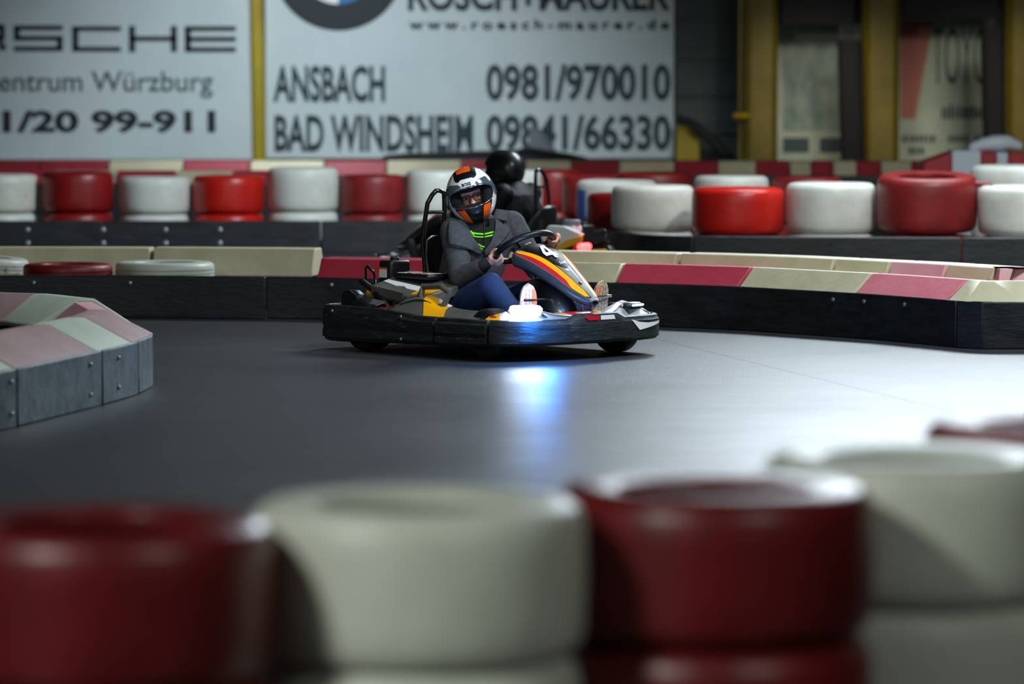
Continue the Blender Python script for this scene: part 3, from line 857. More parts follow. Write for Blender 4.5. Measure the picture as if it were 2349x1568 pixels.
for a_, b_, c_ in wb:
    cover(wp, wp.s_px(a_, 0.04, .6), wp.s_px(b_, 0.04, .6), wprof, 'red_cover' if c_ == 'r' else 'cream_cover', WB, step=5)
board(wp, 0, wp.L, 0.525, 0.05, 'board', WB, step=5)
np_ = Path([(-7.4, 34.6), (at(625, 400, 34.6).x, 34.6)])
NB = tag(empty('wall_barrier'), 'shorter red and cream barrier between the far tyre row and the wall barrier', 'barrier')
for a_, b_, c_ in ((-420, -200, 'r'), (-200, -30, 'c'), (-30, 120, 'r'), (122, 265, 'c'), (267, 402, 'r'), (404, 532, 'c'), (534, 624, 'r')):
    cover(np_, np_.s_px(a_, 0.04, .6), np_.s_px(b_, 0.04, .6), [(0.0, 0.50), (0.09, 0.615), (0.2, 0.62), (0.3, 0.5)], 'red_cover' if c_ == 'r' else 'cream_cover', NB, step=5)
board(np_, 0, np_.L, 0.505, 0.05, 'board', NB, step=5)

# ---- striped crash cushion at the right edge
cq = at(2240, 385, 33.0)
CU = tag(empty('crash_cushion', (at(2120, 400, 33.0).x, 33.0, 0)), 'red and white striped crash cushion behind the tyres at the right edge', 'cushion')
def seg(px0, px1, yt0, yt1, mat, name):
    x0 = at(px0, 400, 33).x - CU.location.x; x1 = at(px1, 400, 33).x - CU.location.x
    z0 = at(px0, yt0, 33).z; z1 = at(px1, yt1, 33).z
    P = [Vector((x0, 0, 0)), Vector((x1, 0, 0)), Vector((x1, 0, z1)), Vector((x0, 0, z0))]
    MB().prism(P, (0, 0.5, 0)).build(name, mat, CU, smooth=0, bevel=0.012)
seg(2118, 2183, 372, 350, 'cushion_red', 'red_stripe')
seg(2184, 2250, 345, 346, 'cushion_white', 'white_stripe')
seg(2251, 2286, 350, 349, 'cushion_red', 'red_stripe')
seg(2287, 2312, 349, 349, 'cushion_white', 'white_stripe')
seg(2313, 2420, 350, 352, 'cushion_red', 'red_stripe')
pts = [at(x, y, 33.25) for x, y in ((2232, 338), (2255, 332), (2282, 328), (2310, 327), (2336, 334))]
tag(MB().limb(pts, [.04, .06, .07, .065, .04], 14).build('cloth_roll', 'cushion_white'), 'pale blue cloth roll lying on top of the striped cushion', 'cloth')

# ================================================================== GO-KARTS
HALF = [(-0.70, 0.0), (-0.70, 0.44), (-0.692, 0.50), (-0.66, 0.54), (-0.60, 0.558), (-0.4, 0.565), (0.0, 0.57), (0.3, 0.575), (0.45, 0.577), (0.60, 0.575), (0.70, 0.56),
        (0.765, 0.525), (0.81, 0.47), (0.84, 0.38), (0.86, 0.25), (0.872, 0.1), (0.875, 0.0)]
def sample_half(n=130):
    P = [Vector((x, y, 0)) for x, y in HALF]
    S = [0]
    for i in range(1, len(P)): S.append(S[-1] + (P[i] - P[i - 1]).length)
    out = []
    for k in range(n + 1):
        s = S[-1] * k / n
        for i in range(1, len(S)):
            if s <= S[i] + 1e-9:
                out.append(P[i - 1].lerp(P[i], (s - S[i - 1]) / (S[i] - S[i - 1]))); break
    for _ in range(2):
        out = [out[0]] + [(out[i - 1] + out[i] * 2 + out[i + 1]) / 4 for i in range(1, n)] + [out[-1]]
    return out
HS = sample_half()
def outline(x_from, x_to, side):
    """points of the bumper outline on one side between two X stations"""
    return [Vector((p.x, p.y * side, 0)) for p in HS if x_from - 1e-6 <= p.x <= x_to + 1e-6]
def inset(P, d):
    out = []
    for i, p in enumerate(P):
        a, b = P[max(0, i - 1)], P[min(len(P) - 1, i + 1)]
        t = (b - a).normalized(); n = Vector((-t.y, t.x, 0))
        c = Vector((0.05, 0, 0)) - p
        if n.dot(c) < 0: n = -n
        out.append(p + n * d)
    return out
def ztop(p):
    z = 0.236
    if p.x > -0.2: z = 0.236 - 0.026 * min(1, (p.x + 0.2) / 0.35)
    if p.x > 0.3: z = 0.21
    if p.x > 0.84 and -0.19 < p.y < 0.19:
        z = 0.21 + 0.024 * min(1, (0.19 - abs(p.y)) / 0.05)
    return z
def zbot(p):
    return 0.046 + 0.034 * max(0, min(1, (p.x + 0.5) / 1.3))

def bumper_piece(P, parent, name, th=0.035, bulge=0.010):
    I = inset(P, th)
    M1 = inset(P, -bulge)
    rings = []
    for p, q, m in zip(P, I, M1):
        a, b = zbot(p), ztop(p)
        h = b - a
        def L(t, z): 
            v = p.lerp(q, t); return Vector((v.x, v.y, z))
        def O(z):
            return Vector((m.x, m.y, z))
        rings.append([L(.55, a), L(0.15, a + .006), L(0, a + .02), O(a + .12 * h), O(a + .30 * h), L(-.16, a + .36 * h), L(-.16, a + .40 * h), O(a + .46 * h), O(a + .80 * h), L(0, b - .02), L(.12, b - .005), L(.4, b), L(.75, b), L(.95, b - .008), L(1, b - .03), L(1, a + .01)])
    return MB().loft(rings).build(name, 'bumper', parent, smooth=40)

NAS = [(.370, .060, .552, .014), (.378, .110, .538, .030), (.392, .142, .526, .042), (.4187, .158, .517, .050), (.46, .150, .503, .049), (.505, .137, .486, .045), (.56, .121, .460, .040), (.613, .104, .431, .035), (.66, .093, .404, .031), (.705, .082, .376, .028),
       (.744, .071, .350, .024), (.785, .056, .328, .018), (.817, .042, .311, .013), (.842, .027, .299, .008), (.852, .014, .294, .004)]
def nas(v, w, off=0.0):
    """v 0..1 from the top to the tip, w -1..1 across"""
    s = max(0, min(1, v)) * (len(NAS) - 1); i = min(int(s), len(NAS) - 2); t = s - i
    a, b = NAS[i], NAS[i + 1]
    X, W, Z, C = [a[k] * (1 - t) + b[k] * t for k in range(4)]
    n = Vector((0.52, 0.35 * w, 0.80)).normalized()
    return Vector((X, w * W, Z + C * (1 - w * w))) + n * off
def nas_v(X):
    for i in range(len(NAS) - 1):
        if NAS[i][0] <= X <= NAS[i + 1][0]:
            return (i + (X - NAS[i][0]) / (NAS[i + 1][0] - NAS[i][0])) / (len(NAS) - 1)
    return 0 if X < NAS[0][0] else 1

def wheel(parent, c, r, w):
    o = empty('wheel', c); o.parent = parent
    prof = [(r * .52, -w * .5), (r * .8, -w * .52), (r * .93, -w * .46), (r * .99, -w * .34), (r, 0), (r * .99, w * .34), (r * .93, w * .46), (r * .8, w * .52), (r * .52, w * .5)]
    T = Matrix.Rotation(math.pi / 2, 3, 'X')
    MB().lathe(prof, 36, closed=False, T=T).build('tyre', 'rubber', o, smooth=50)
    MB().lathe([(r * .2, -w * .53), (r * .5, -w * .53), (r * .54, -w * .45), (r * .54, w * .45), (r * .5, w * .53), (r * .2, w * .53)], 28, T=T).build('rim', 'dark_grey', o, smooth=40)
    return o

def decal(parent, name, mat, poly_px, fn):
    pass

def tquad(mb, corners, mat, th=(0, 0, 0.002)):
    mb.prism(corners, th, mat)

def build_kart(name, loc, yaw, label, number=None, lit=True, tail=False, livery='black'):
    K = tag(empty(name, loc, yaw), label, 'go-kart')
    body = 'black' if livery == 'black' else 'white'
    # --- bumper ring in pieces
    rp = list(reversed([p for p in outline(-0.71, 0.27, -1)])) + [p for p in outline(-0.71, 0.27, 1)][1:]
    bumper_piece(rp, K, 'rear_bumper')
    for sd in (1, -1):
        bumper_piece(outline(0.275, 0.66, sd), K, 'side_bumper', bulge=0.016)
    fp = outline(0.665, 0.88, -1) + list(reversed(outline(0.665, 0.88, 1)))[1:]
    fb = bumper_piece(fp, K, 'front_bumper', bulge=0.006)
    # stickers on the front bumper
    def on_front(px_pts, d=-0.009):
        """points given as (y along the front, z) put on the outer face"""
        out = []
        P = inset(fp, d)
        for y, z in px_pts:
            best = min(P, key=lambda q: abs(q.y - y))
            i = P.index(best)
            j = min(i + 1, len(P) - 1) if best.y < y else max(i - 1, 0)
            a, b = best, P[j]
            t = 0 if abs(b.y - a.y) < 1e-6 else (y - a.y) / (b.y - a.y)
            q = a.lerp(b, t); out.append(Vector((q.x, q.y, z)))
        return out
    tri_top = [(0.235, 0.192), (0.30, 0.176), (0.37, 0.170), (0.44, 0.172), (0.50, 0.176)]
    tri_bot = [(0.235, 0.190), (0.27, 0.160), (0.30, 0.135), (0.40, 0.148), (0.495, 0.163)]
    for sd in ((1, -1) if livery == 'black' else (1,)):
        if sd == -1: continue
        MB().ruled([(0, y, z) for y, z in tri_top], [(0, y, z) for y, z in tri_bot], 16, 4, fn=lambda p: on_front([(p.y, p.z)], -0.010)[0]).build('arrow_sticker', 'white', fb, smooth=40)
    MB().ruled([(0, -0.105, .222), (0, -0.005, .222)], [(0, -0.075, .200), (0, -0.005, .200)], 8, 2, fn=lambda p: on_front([(p.y, p.z)], -0.010)[0]).build('red_sticker', 'red', fb, smooth=40)
    MB().ruled([(0, 0.005, .222), (0, 0.10, .222)], [(0, 0.005, .200), (0, 0.11, .200)], 8, 2, fn=lambda p: on_front([(p.y, p.z)], -0.010)[0]).build('white_sticker', 'white', fb, smooth=40)
    mbb = MB()
    for (x, z) in ((0.02, 0.20), (0.02, 0.085), (-0.55, 0.205)):
        p = min(outline(-0.7, 0.5, -1), key=lambda q: abs(q.x - x))
        MB().ell((p.x, p.y - 0.012, z), ((0.009, 0, 0), (0, 0.006, 0), (0, 0, 0.009)), 10, 6).build('bolt', 'bolt', K)
    # --- floor pan and frame
    fl_ = inset(outline(-0.62, 0.88, -1), 0.10) + list(reversed(inset(outline(-0.62, 0.88, 1), 0.10)))[1:]
    MB().prism([Vector((p.x, p.y, 0.086)) for p in fl_], (0, 0, 0.010)).build('floor_tray', 'dark_grey', K, smooth=0)
    for sd in (1, -1):
        MB().tube([(-0.66, .30 * sd, .09), (-0.3, .30 * sd, .09), (.1, .36 * sd, .09), (.5, .28 * sd, .09), (.8, .22 * sd, .10)], .016, 10).build('frame_rail', 'metal_black', K)
    MB().cyl((-0.40, -.36, .14), (-0.40, .36, .14), .018).build('axle', 'steel', K)
    for x, y, r, w in ((-0.40, -0.44, 0.14, 0.14), (-0.40, 0.44, 0.14, 0.14), (0.55, -0.43, 0.13, 0.12), (0.55, 0.43, 0.13, 0.12)):
        wheel(K, (x, y, r), r, w)
    # --- side pods
    for sd in (-1, 1):
        P = outline(-0.24, 0.62, sd)
        A = inset(P, 0.04); B = inset(P, 0.11); C_ = inset(P, 0.20)
        rings = []
        for p, a, b, c in zip(P, A, B, C_):
            t = max(0, min(1, (p.x + 0.24) / 0.12)); t2 = max(0, min(1, (0.66 - p.x) / 0.25))
            zr = ztop(p)
            top = zr + (0.028 + 0.050 * math.exp(-((p.x - 0.0) / 0.15) ** 2)) * t * (0.35 + 0.65 * t2)
            rings.append([Vector((a.x, a.y, 0.10)), Vector((a.x, a.y, zr - 0.012)), Vector((b.x, b.y, top - .008)), Vector((c.x, c.y, top)), Vector((c.x, c.y, 0.10))])
        pod = MB().loft(rings).build('side_pod', 'pod_grey' if livery == 'black' else 'white', K, smooth=30)
        def podpt(x, t, off=0.004):
            k = min(range(len(P)), key=lambda i: abs(P[i].x - x))
            k2 = min(k + 1, len(P) - 1) if P[k].x < x else max(k - 1, 0)
            f = 0 if k2 == k else (x - P[k].x) / (P[k2].x - P[k].x)
            def rr(i): return rings[k][i].lerp(rings[k2][i], f)
            q = rr(1).lerp(rr(2), t / 0.5) if t < 0.5 else rr(2).lerp(rr(3), (t - .5) / .5)
            return q + Vector((0, 0.3 * off * sd, off))
        def podpatch(nm, mat, L, Q, off=0.004):
            MB().ruled([(x, t, 0) for x, t in L], [(x, t, 0) for x, t in Q], 10, 8, fn=lambda p: podpt(p.x, p.y, off)).build(nm, mat, pod, smooth=40)
        podpatch('yellow_sticker', 'yellow', [(0.13, 0.02), (-0.02, 0.98)], [(0.29, 0.02), (0.17, 0.98)])
        podpatch('white_sticker', 'white', [(0.11, 0.80), (0.075, 1.0)], [(0.20, 0.80), (0.18, 1.0)], 0.006)
        podpatch('pinstripe', 'black', [(-0.10, 0.25), (0.11, 0.52)], [(-0.10, 0.29), (0.10, 0.55)], 0.005)
        podpatch('pinstripe', 'black', [(-0.17, 0.10), (-0.03, 0.95)], [(-0.155, 0.10), (-0.015, 0.95)], 0.005)
        if livery == 'black':
            podpatch('red_sticker', 'red', [(-0.225, 0.0), (-0.23, 0.55)], [(-0.17, 0.0), (-0.19, 0.55)])
    # --- nose with its two headlight pods
    for sd in (-1, 1):
        P = outline(0.55, 0.88, sd)
        A = inset(P, 0.040); B = inset(P, 0.10); C_ = inset(P, 0.175)
        rings = []
        for p, a, b, c in zip(P, A, B, C_):
            q = (p.y * sd)
            pod = math.exp(-((q - 0.40) / 0.15) ** 2) if p.x > 0.74 else math.exp(-((p.x - 0.80) / 0.16) ** 2)
            zr = 0.205
            rings.append([Vector((a.x, a.y, 0.11)), Vector((a.x, a.y, zr)), Vector((b.x, b.y, zr + .012 + .036 * pod)), Vector((c.x, c.y, zr + .022 + .046 * pod)), Vector((c.x, c.y, 0.11))])
        nose = MB().loft(rings).build('nose_cone', 'silver' if livery == 'black' else 'white', K, smooth=30)
        keyf = []
        acc = 0
        for i, p in enumerate(P):
            if i: acc += (P[i] - P[i - 1]).length
            keyf.append(acc)
        tot = acc
        def np2(s, t, off=0.004):
            s = max(0, min(1, s)) * tot
            k = 0
            while k < len(keyf) - 2 and keyf[k + 1] < s: k += 1
            f = (s - keyf[k]) / max(1e-6, keyf[k + 1] - keyf[k])
            def rr(i): return rings[k][i].lerp(rings[k + 1][i], f)
            q = rr(1).lerp(rr(2), t / 0.5) if t < 0.5 else rr(2).lerp(rr(3), (t - .5) / .5)
            return q + Vector((0.5 * off, 0.4 * off * sd, off))
        def npatch(nm, mat, L, Q, off=0.004):
            MB().ruled([(x, t, 0) for x, t in L], [(x, t, 0) for x, t in Q], 16, 8, fn=lambda p: np2(p.x, p.y, off)).build(nm, mat, nose, smooth=40)
        npatch('dark_sticker', 'black', [(0.0, 0.0), (0.0, 1.0)], [(0.10, 0.0), (0.06, 1.0)])
        npatch('yellow_sticker', 'yellow', [(0.07, 0.0), (0.04, 0.62)], [(0.21, 0.0), (0.12, 0.62)], 0.005)
        npatch('red_sticker', 'red', [(0.08, 0.2), (0.06, 0.40)], [(0.16, 0.14), (0.13, 0.26)], 0.007)
        npatch('white_sticker', 'white', [(0.21, 0.0), (0.12, 0.62)], [(0.36, 0.0), (0.18, 0.62)], 0.0045)
        npatch('dark_sticker', 'black', [(0.18, 0.62), (0.10, 1.0)], [(0.62, 0.12), (0.58, 0.98)], 0.005)
        npatch('white_sticker', 'white', [(0.55, 0.80), (0.80, 0.35), (0.95, 0.10)], [(0.56, 0.97), (0.80, 0.60), (0.97, 0.30)], 0.006)
        npatch('yellow_sticker', 'yellow', [(0.80, 0.62), (0.79, 1.0)], [(0.95, 0.35), (0.97, 0.72)], 0.006)
        if sd == 1:
            npatch('yellow_sticker', 'yellow', [(0.22, 0.45), (0.26, 0.62)], [(0.36, 0.10), (0.35, 0.35)], 0.007)
        # headlight
        lampc = np2(0.47, 0.40, 0.0)
        tdir = (np2(0.56, .4, 0) - np2(0.38, .4, 0)); tdir.z = 0; tdir.normalize()
        ndir = Vector((tdir.y, -tdir.x, 0))
        if ndir.x < 0: ndir = -ndir
        hl = []
        for dz, dn, sc in ((-0.023, -0.03, .9), (-0.023, 0.006, 1.0), (-0.010, 0.016, 1.0), (0.012, 0.014, 1.0), (0.023, 0.002, .98), (0.023, -0.04, .9)):
            hl.append((dz, dn, sc))
        Lh = 0.088 if (lit and sd == -1) else 0.070
        hs = 1.0 if (lit and sd == -1) else 0.72
        rr_ = []
        for k in range(13):
            f = -1 + 2 * k / 12
            e_ = (1 - abs(f) ** 6) ** 0.5 if abs(f) < 1 else 0.25
            e_ = max(0.35, e_)
            rr_.append([lampc + tdir * (f * Lh) + ndir * (dn * e_ - 0.10 * f * f * Lh) + Vector((0, 0, 0.014 * hs + dz * e_ * hs)) for dz, dn, sc in hl])
        lamp = MB().loft(rr_).build('headlight', 'led' if (lit and sd == -1) else 'dark_grey', K, smooth=60)
        rim = [lampc + tdir * (f * (Lh + .012)) + ndir * (0.012 - 0.10 * f * f * Lh) + Vector((0, 0, 0.014 + (0.034 if up else -0.034))) for up, fs in ((True, [-1, -.5, 0, .5, 1]), (False, [1, .5, 0, -.5, -1])) for f in fs]
        if not (lit and sd == -1):
            MB().limb([lampc + tdir * f * Lh * .72 + ndir * .017 + Vector((0, 0, .012)) for f in (-1, -.5, 0, .5, 1)], .006, 8).build('led_strip', 'led_dim' if lit else 'led_off', lamp)
        if lit and sd == -1:
            wp_ = lampc + ndir * 0.19 + Vector((0, 0, -0.01))
            l = bpy.data.lights.new('headlight_bloom_fill', 'POINT'); l.energy = 12; l.color = (0.02, 0.25, 1.0); l.shadow_soft_size = 0.06  # added blue light standing in for lens bloom on bumper and floor
            lo = bpy.data.objects.new('headlight_bloom_fill', l); COL.objects.link(lo); lo.parent = K; lo.location = wp_
            l = bpy.data.lights.new('headlight_beam', 'SPOT'); l.energy = 1.5; l.color = (0.75, 0.88, 1.0); l.spot_size = R(120); l.spot_blend = 0.9; l.shadow_soft_size = 0.05
            lo = bpy.data.objects.new('headlight_beam', l); COL.objects.link(lo); lo.parent = K; lo.location = lampc + ndir * 0.05 + Vector((0, 0, 0.02))
            lo.rotation_euler = (ndir + Vector((0, 0, -0.12))).to_track_quat('-Z', 'Y').to_euler()
    MB().box((0.69, -0.10, 0.10), (0.80, 0.10, 0.235)).build('nose_centre', 'red', K, smooth=0, bevel=0.015)
    # --- front panel
    mb = MB(); rings = []
    NV, NW = 44, 20
    rings = [[nas(i / NV, -1 + 2 * j / NW) for j in range(NW + 1)] for i in range(NV + 1)]
    mb.loft(rings, close_ring=False, cap=False)
    fpn = mb.build('front_panel', 'silver' if livery == 'black' else 'white', K, smooth=60, solid=0.006)
    for sd in (-1, 1):
        mb = MB(); rr_ = []
        for i in range(3, NV + 1):
            e_ = nas(i / NV, sd); v = i / NV
            d = 0.066 * (1 - 0.45 * v)
            out = Vector((0, sd, 0))
            rr_.append([e_ + out * 0.001, e_ + out * 0.010 + Vector((-.004, 0, -.012)), e_ + out * 0.006 + Vector((-.012, 0, -d * .6)), e_ - out * 0.010 + Vector((-.02, 0, -d))])
        mb.loft(rr_, close_ring=False, cap=False).build('panel_flange', 'dark_grey', fpn, smooth=60, solid=0.005)
    def fpatch(nm, mat, L, Q, off=0.003, n=40, m=6):
        return MB().ruled([(nas_v(x), w, 0) for x, w in L], [(nas_v(x), w, 0) for x, w in Q], n, m, fn=lambda p: nas(p.x, p.y, off)).build(nm, mat, fpn, smooth=60)
    xs = [.384, .40, .43, .47, .52, .565, .60, .622, .636]
    ww = [.86, .80, .72, .66, .58, .50, .40, .26, .02]
    fpatch('number_plate', 'plate_black', [(x, -w) for x, w in zip(xs, ww)], [(x, w) for x, w in zip(xs, ww)], 0.002, 50, 16)
    for sd in (-1, 1):
        fpatch('black_edge', 'black', [(x, sd * a) for x, a in ((.41, .86), (.47, .64), (.55, .48), (.64, .40), (.73, .34), (.80, .30), (.835, .40))], [(x, sd * a) for x, a in ((.41, .94), (.47, .98), (.55, .98), (.64, .98), (.73, .98), (.80, .98), (.835, .90))], 0.0026)
        fpatch('yellow_stripe', 'yellow', [(x, sd * a) for x, a in ((.405, .90), (.43, .80), (.47, .70), (.55, .55), (.64, .46), (.73, .40), (.79, .38), (.832, .60))], [(x, sd * a) for x, a in ((.405, .94), (.43, .92), (.47, .86), (.55, .78), (.64, .76), (.70, .76), (.745, .94), (.815, .95))], 0.004)
        fpatch('red_stripe', 'red', [(x, sd * a) for x, a in ((.415, .93), (.43, .90), (.47, .84), (.55, .76), (.64, .74), (.70, .74), (.742, .93))], [(x, sd * a) for x, a in ((.415, .96), (.43, .97), (.47, .98), (.55, .98), (.64, .98), (.70, .98), (.742, .97))], 0.0036)
    for w in (.02, .10, .18, .26):
        fpatch('groove_line', 'dark_grey', [(.61 + .04 * w, w), (.835, w * 1.1)], [(.61 + .04 * w, w + .022), (.835, w * 1.1 + .04)], 0.003, 20, 1)
    MB().ell(nas(nas_v(.74), -.05, .004), ((.010, 0, -.006), (0, .010, 0), (.002, 0, .004)), 10, 6).build('panel_screw', 'black', fpn)
    fpatch('white_mark', 'white', [(.642, -.22), (.654, -.20)], [(.642, -.02), (.658, -.02)], .004, 3, 4)
    if number:
        Y0, Y1, XT, XB = -0.052, 0.034, .447, .558
        mb = MB()
        def glyph(p): return nas(nas_v(XB + (XT - XB) * p.y), (Y0 + (Y1 - Y0) * p.x) / 0.137, 0.005)
        for Lq, Rq in ((((.50, 0), (.50, 1)), ((.76, 0), (.76, 1))), (((0, .42), (.42, 1)), ((.24, .42), (.50, .80))), (((.42, 1), (.50, 1)), ((.50, .80), (.50, .80))),
                       (((0, .20), (0, .42)), ((.50, .20), (.50, .42))), (((.76, .20), (.76, .42)), ((.97, .20), (.97, .42)))):
            mb.ruled([q + (0,) for q in Lq], [q + (0,) for q in Rq], 10, 8, fn=glyph)
        mb.build('race_number', 'white', fpn, smooth=0)
        vs, fs = text_mesh('Sodi', 0.0, 0.35, cuts=3)
        Y0, Y1, XT, XB = -0.022, 0.036, .586, .604
        mb = MB(); mb.add([nas(nas_v(XB + (XT - XB) * v.y - .010 * (v.x - .5)), (Y0 + (Y1 - Y0) * v.x) / 0.118, 0.005) for v in vs], fs)
        mb.build('maker_script', 'white', fpn, smooth=0)
    # panel bracket and glossy foot box under it
    MB().tube([(.40, .0, .50), (.47, 0, .40), (.60, 0, .20), (.66, 0, .10)], .022, 10).build('panel_bracket', 'metal_black', K)
    mb = MB()
    mb.ell((.50, 0, .24), ((.20, 0, -.05), (0, .10, 0), (.03, 0, .15)), 24, 14)
    mb.build('foot_box', 'helmet_black', K, smooth=60)
    # --- steering wheel
    th = R(30); up = Vector((math.cos(th), 0, math.sin(th))); yv = Vector((0, 1, 0)); nrm = Vector((-math.sin(th), 0, math.cos(th)))
    sc_ = Vector((.316, 0, .549)); r_ = .152
    sw = empty('steering_wheel', sc_); sw.parent = K
    MB().tube([up * (r_ * math.cos(a)) + yv * (r_ * math.sin(a)) for a in [2 * math.pi * k / 48 for k in range(48)]], .0165, 12, closed=True).build('wheel_rim', 'black', sw, smooth=60)
    for a in (R(-60), R(60), R(180)):
        MB().tube([nrm * -.03, up * (r_ * .5 * math.cos(a)) + yv * (r_ * .5 * math.sin(a)) - nrm * .016, up * (r_ * math.cos(a)) + yv * (r_ * math.sin(a))], .009, 8).build('spoke', 'black', sw)
    MB().cyl(nrm * -.045, nrm * .008, .042, 20).build('hub', 'dark_grey', sw, bevel=.006)
    MB().cyl(sc_ - nrm * .04, (.52, 0, .12), .014, 10).build('steering_column', 'steel', K)
    # --- pedals
    for y0, y1, x, z in ((-.258, -.066, .602, .296), (.066, .262, .690, .303)):
        p = empty('pedal', (x, (y0 + y1) / 2, .07)); p.parent = K
        MB().cyl((0, y0 - (y0 + y1) / 2, z - .07), (0, y1 - (y0 + y1) / 2, z - .07), .0065, 10).build('pedal_bar', 'steel', p)
        MB().tube([(-.05, (y1 - y0) * (.45 if y0 < 0 else -.45), .0), (-.03, (y1 - y0) * (.47 if y0 < 0 else -.47), .1), (0, (y1 - y0) * (.48 if y0 < 0 else -.48), z - .07)], .007, 8).build('pedal_arm', 'steel', p)
    # --- seat
    rings = []
    for (x, z, hw, dp) in ((.05, .10, .17, .02), (-.06, .085, .185, .05), (-.17, .10, .19, .09), (-.25, .16, .19, .12), (-.30, .26, .19, .11), (-.335, .38, .185, .10), (-.355, .48, .165, .075), (-.37, .56, .12, .04), (-.372, .59, .05, .015)):
        row = []
        for k in range(17):
            f = -1 + k / 8
            lift = dp * abs(f) ** 3
            nx, nz = (0.0, 1.0) if x > -.12 else (.95, .25)
            row.append(Vector((x + nx * lift, hw * f, z + nz * lift)))
        rings.append(row)
    MB().loft(rings, close_ring=False, cap=False).build('seat', 'seat', K, smooth=60, solid=.012)
    # --- roll hoop behind the seat
    hy = .042
    hx = 0.0 if livery == 'black' else 0.10
    MB().tube([(a_ + hx, b_, c_) for a_, b_, c_ in [(-.385, -hy - .035, .12), (-.383, -hy - .03, .30), (-.385, -hy - .028, .38), (-.405, -hy - .030, .56), (-.400, -hy - .020, .66), (-.388, -hy - .010, .76), (-.375, -hy + .012, .805), (-.368, -.01, .825), (-.366, .012, .826), (-.366, hy, .815), (-.366, hy + .005, .77), (-.366, hy + .005, .62), (-.372, hy + .005, .45), (-.38, hy + .012, .30), (-.385, hy + .02, .12)]], .0125, 12).build('roll_hoop', 'metal_black', K, smooth=60)
    for z in (.712, .45, .32):
        MB().cyl(((-.393 if z > .6 else -.39) + hx, -hy - .016, z), (-.368 + hx, hy, z), .009, 8).build('hoop_bar', 'metal_black', K)
    # --- engine on the right of the seat
    E = empty('engine', (-.30, -.24, .08)); E.parent = K
    def e(x, y, z): return Vector((x + .30, y + .24, z - .08))
    MB().box(e(-.47, -.34, .085), e(-.20, -.14, .30)).build('engine_block', 'engine', E, smooth=0, bevel=.02)
    for k in range(6):
        MB().box(e(-.23 + .022 * k, -.33, .14), e(-.222 + .022 * k, -.15, .30)).build('cooling_fin', 'engine', E, smooth=0)
    tk = MB().box(e(-.535, -.27, .335), e(-.43, -.13, .462)).build('fuel_tank', 'black', E, smooth=60, bevel=.016, seg=3)
    MB().cyl(e(-.482, -.20, .458), e(-.482, -.20, .478), .024, 16).build('fuel_cap', 'black', tk, bevel=.004)
    MB().box(e(-.4285, -.262, .375), e(-.4275, -.262, .42)).build('tank_face', 'black', tk, smooth=0) if False else None
    # label on the tank side that faces right-rear
    lb = MB(); lb.add([e(-.520, -.2725, .372), e(-.462, -.2725, .372), e(-.462, -.2725, .415), e(-.520, -.2725, .415)], [(0, 1, 2, 3)])
    lb.build('tank_label', 'white', tk, smooth=0, solid=.002)
    lb = MB(); lb.add([e(-.520, -.2735, .415), e(-.462, -.2735, .415), e(-.462, -.2735, .425), e(-.520, -.2735, .425)], [(0, 1, 2, 3)])
    lb.build('tank_label_band', 'orange', tk, smooth=0, solid=.002)
    # cover plate over the engine, with stickers
    cov = MB()
    def cz(x, y, o=0.0): return e(x, y, .408 - .107 * (x + .42) + .27 * (y + .16) + o)
    cpts = [(-.42, -.42), (-.10, -.44), (.00, -.41), (.03, -.20), (-.12, -.14), (-.42, -.14)]
    cov.loft([[cz(x, y) for x, y in cpts], [cz(x, y, -.055) - Vector((0, 0, 0)) for x, y in cpts]])
    co = cov.build('engine_cover', 'pod_grey' if livery == 'black' else 'white', E, smooth=20, bevel=.008)
    def cpoly(nm, mat, pts): MB().prism([cz(x, y, .001) for x, y in pts], (0, 0, .003)).build(nm, mat, co, smooth=0)
    cpoly('white_sticker', 'white', [(-.40, -.345), (-.40, -.315), (-.13, -.315), (-.10, -.37), (-.19, -.37), (-.23, -.35), (-.28, -.365)])
    cpoly('yellow_sticker', 'yellow', [(-.095, -.42), (-.02, -.405), (.005, -.29), (-.10, -.29)])
    MB().prism([e(-.33, -.436, .335), e(-.12, -.446, .31), e(-.12, -.446, .265), e(-.33, -.436, .285)], (0, -.004, 0)).build('side_plate', 'pod_grey', co, smooth=0)
    lid = MB().box(e(-.38, -.30, .372), e(-.10, -.14, .402)).build('airbox_lid', 'black', E, smooth=60, bevel=.012)
    for i, (c_, x0, x1) in enumerate((('white', -.36, -.29), ('red', -.285, -.25), ('white', -.245, -.225), ('orange', -.22, -.17), ('white', -.165, -.12))):
        MB().box(e(x0, -.285, .402), e(x1, -.155, .4045)).build('lid_sticker', c_, lid, smooth=0)
    # open bracket in front of the cover
    MB().tube([e(-.02, -.42, .29), e(.06, -.43, .25), e(.16, -.42, .25), e(.19, -.40, .32), e(.10, -.38, .352), e(-.03, -.39, .345)], .018, 8, closed=True).build('cover_bracket', 'pod_grey', E, smooth=50)
    # pull guard, exhaust and tubes at the rear
    MB().tube([e(-.60, -.30, .345), e(-.60, -.30, .418), e(-.585, -.30, .43), e(-.50, -.33, .40), e(-.46, -.35, .36), e(-.45, -.36, .30)], .007, 8).build('engine_guard', 'metal_black', E, smooth=60)
    MB().tube([e(-.60, -.33, .35), e(-.50, -.36, .325), e(-.36, -.42, .29), e(-.27, -.45, .265), e(-.235, -.455, .23), e(-.235, -.455, .17)], .017, 12).build('exhaust_pipe', 'engine', E, smooth=60)
    MB().tube([e(-.25, -.40, .30), e(-.21, -.43, .26), e(-.20, -.435, .20)], .014, 10).build('hose', 'rubber', E, smooth=60)
    MB().cyl(e(-.62, -.26, .283), e(-.50, -.30, .272), .020, 14).build('yellow_tank', 'yellow', E)
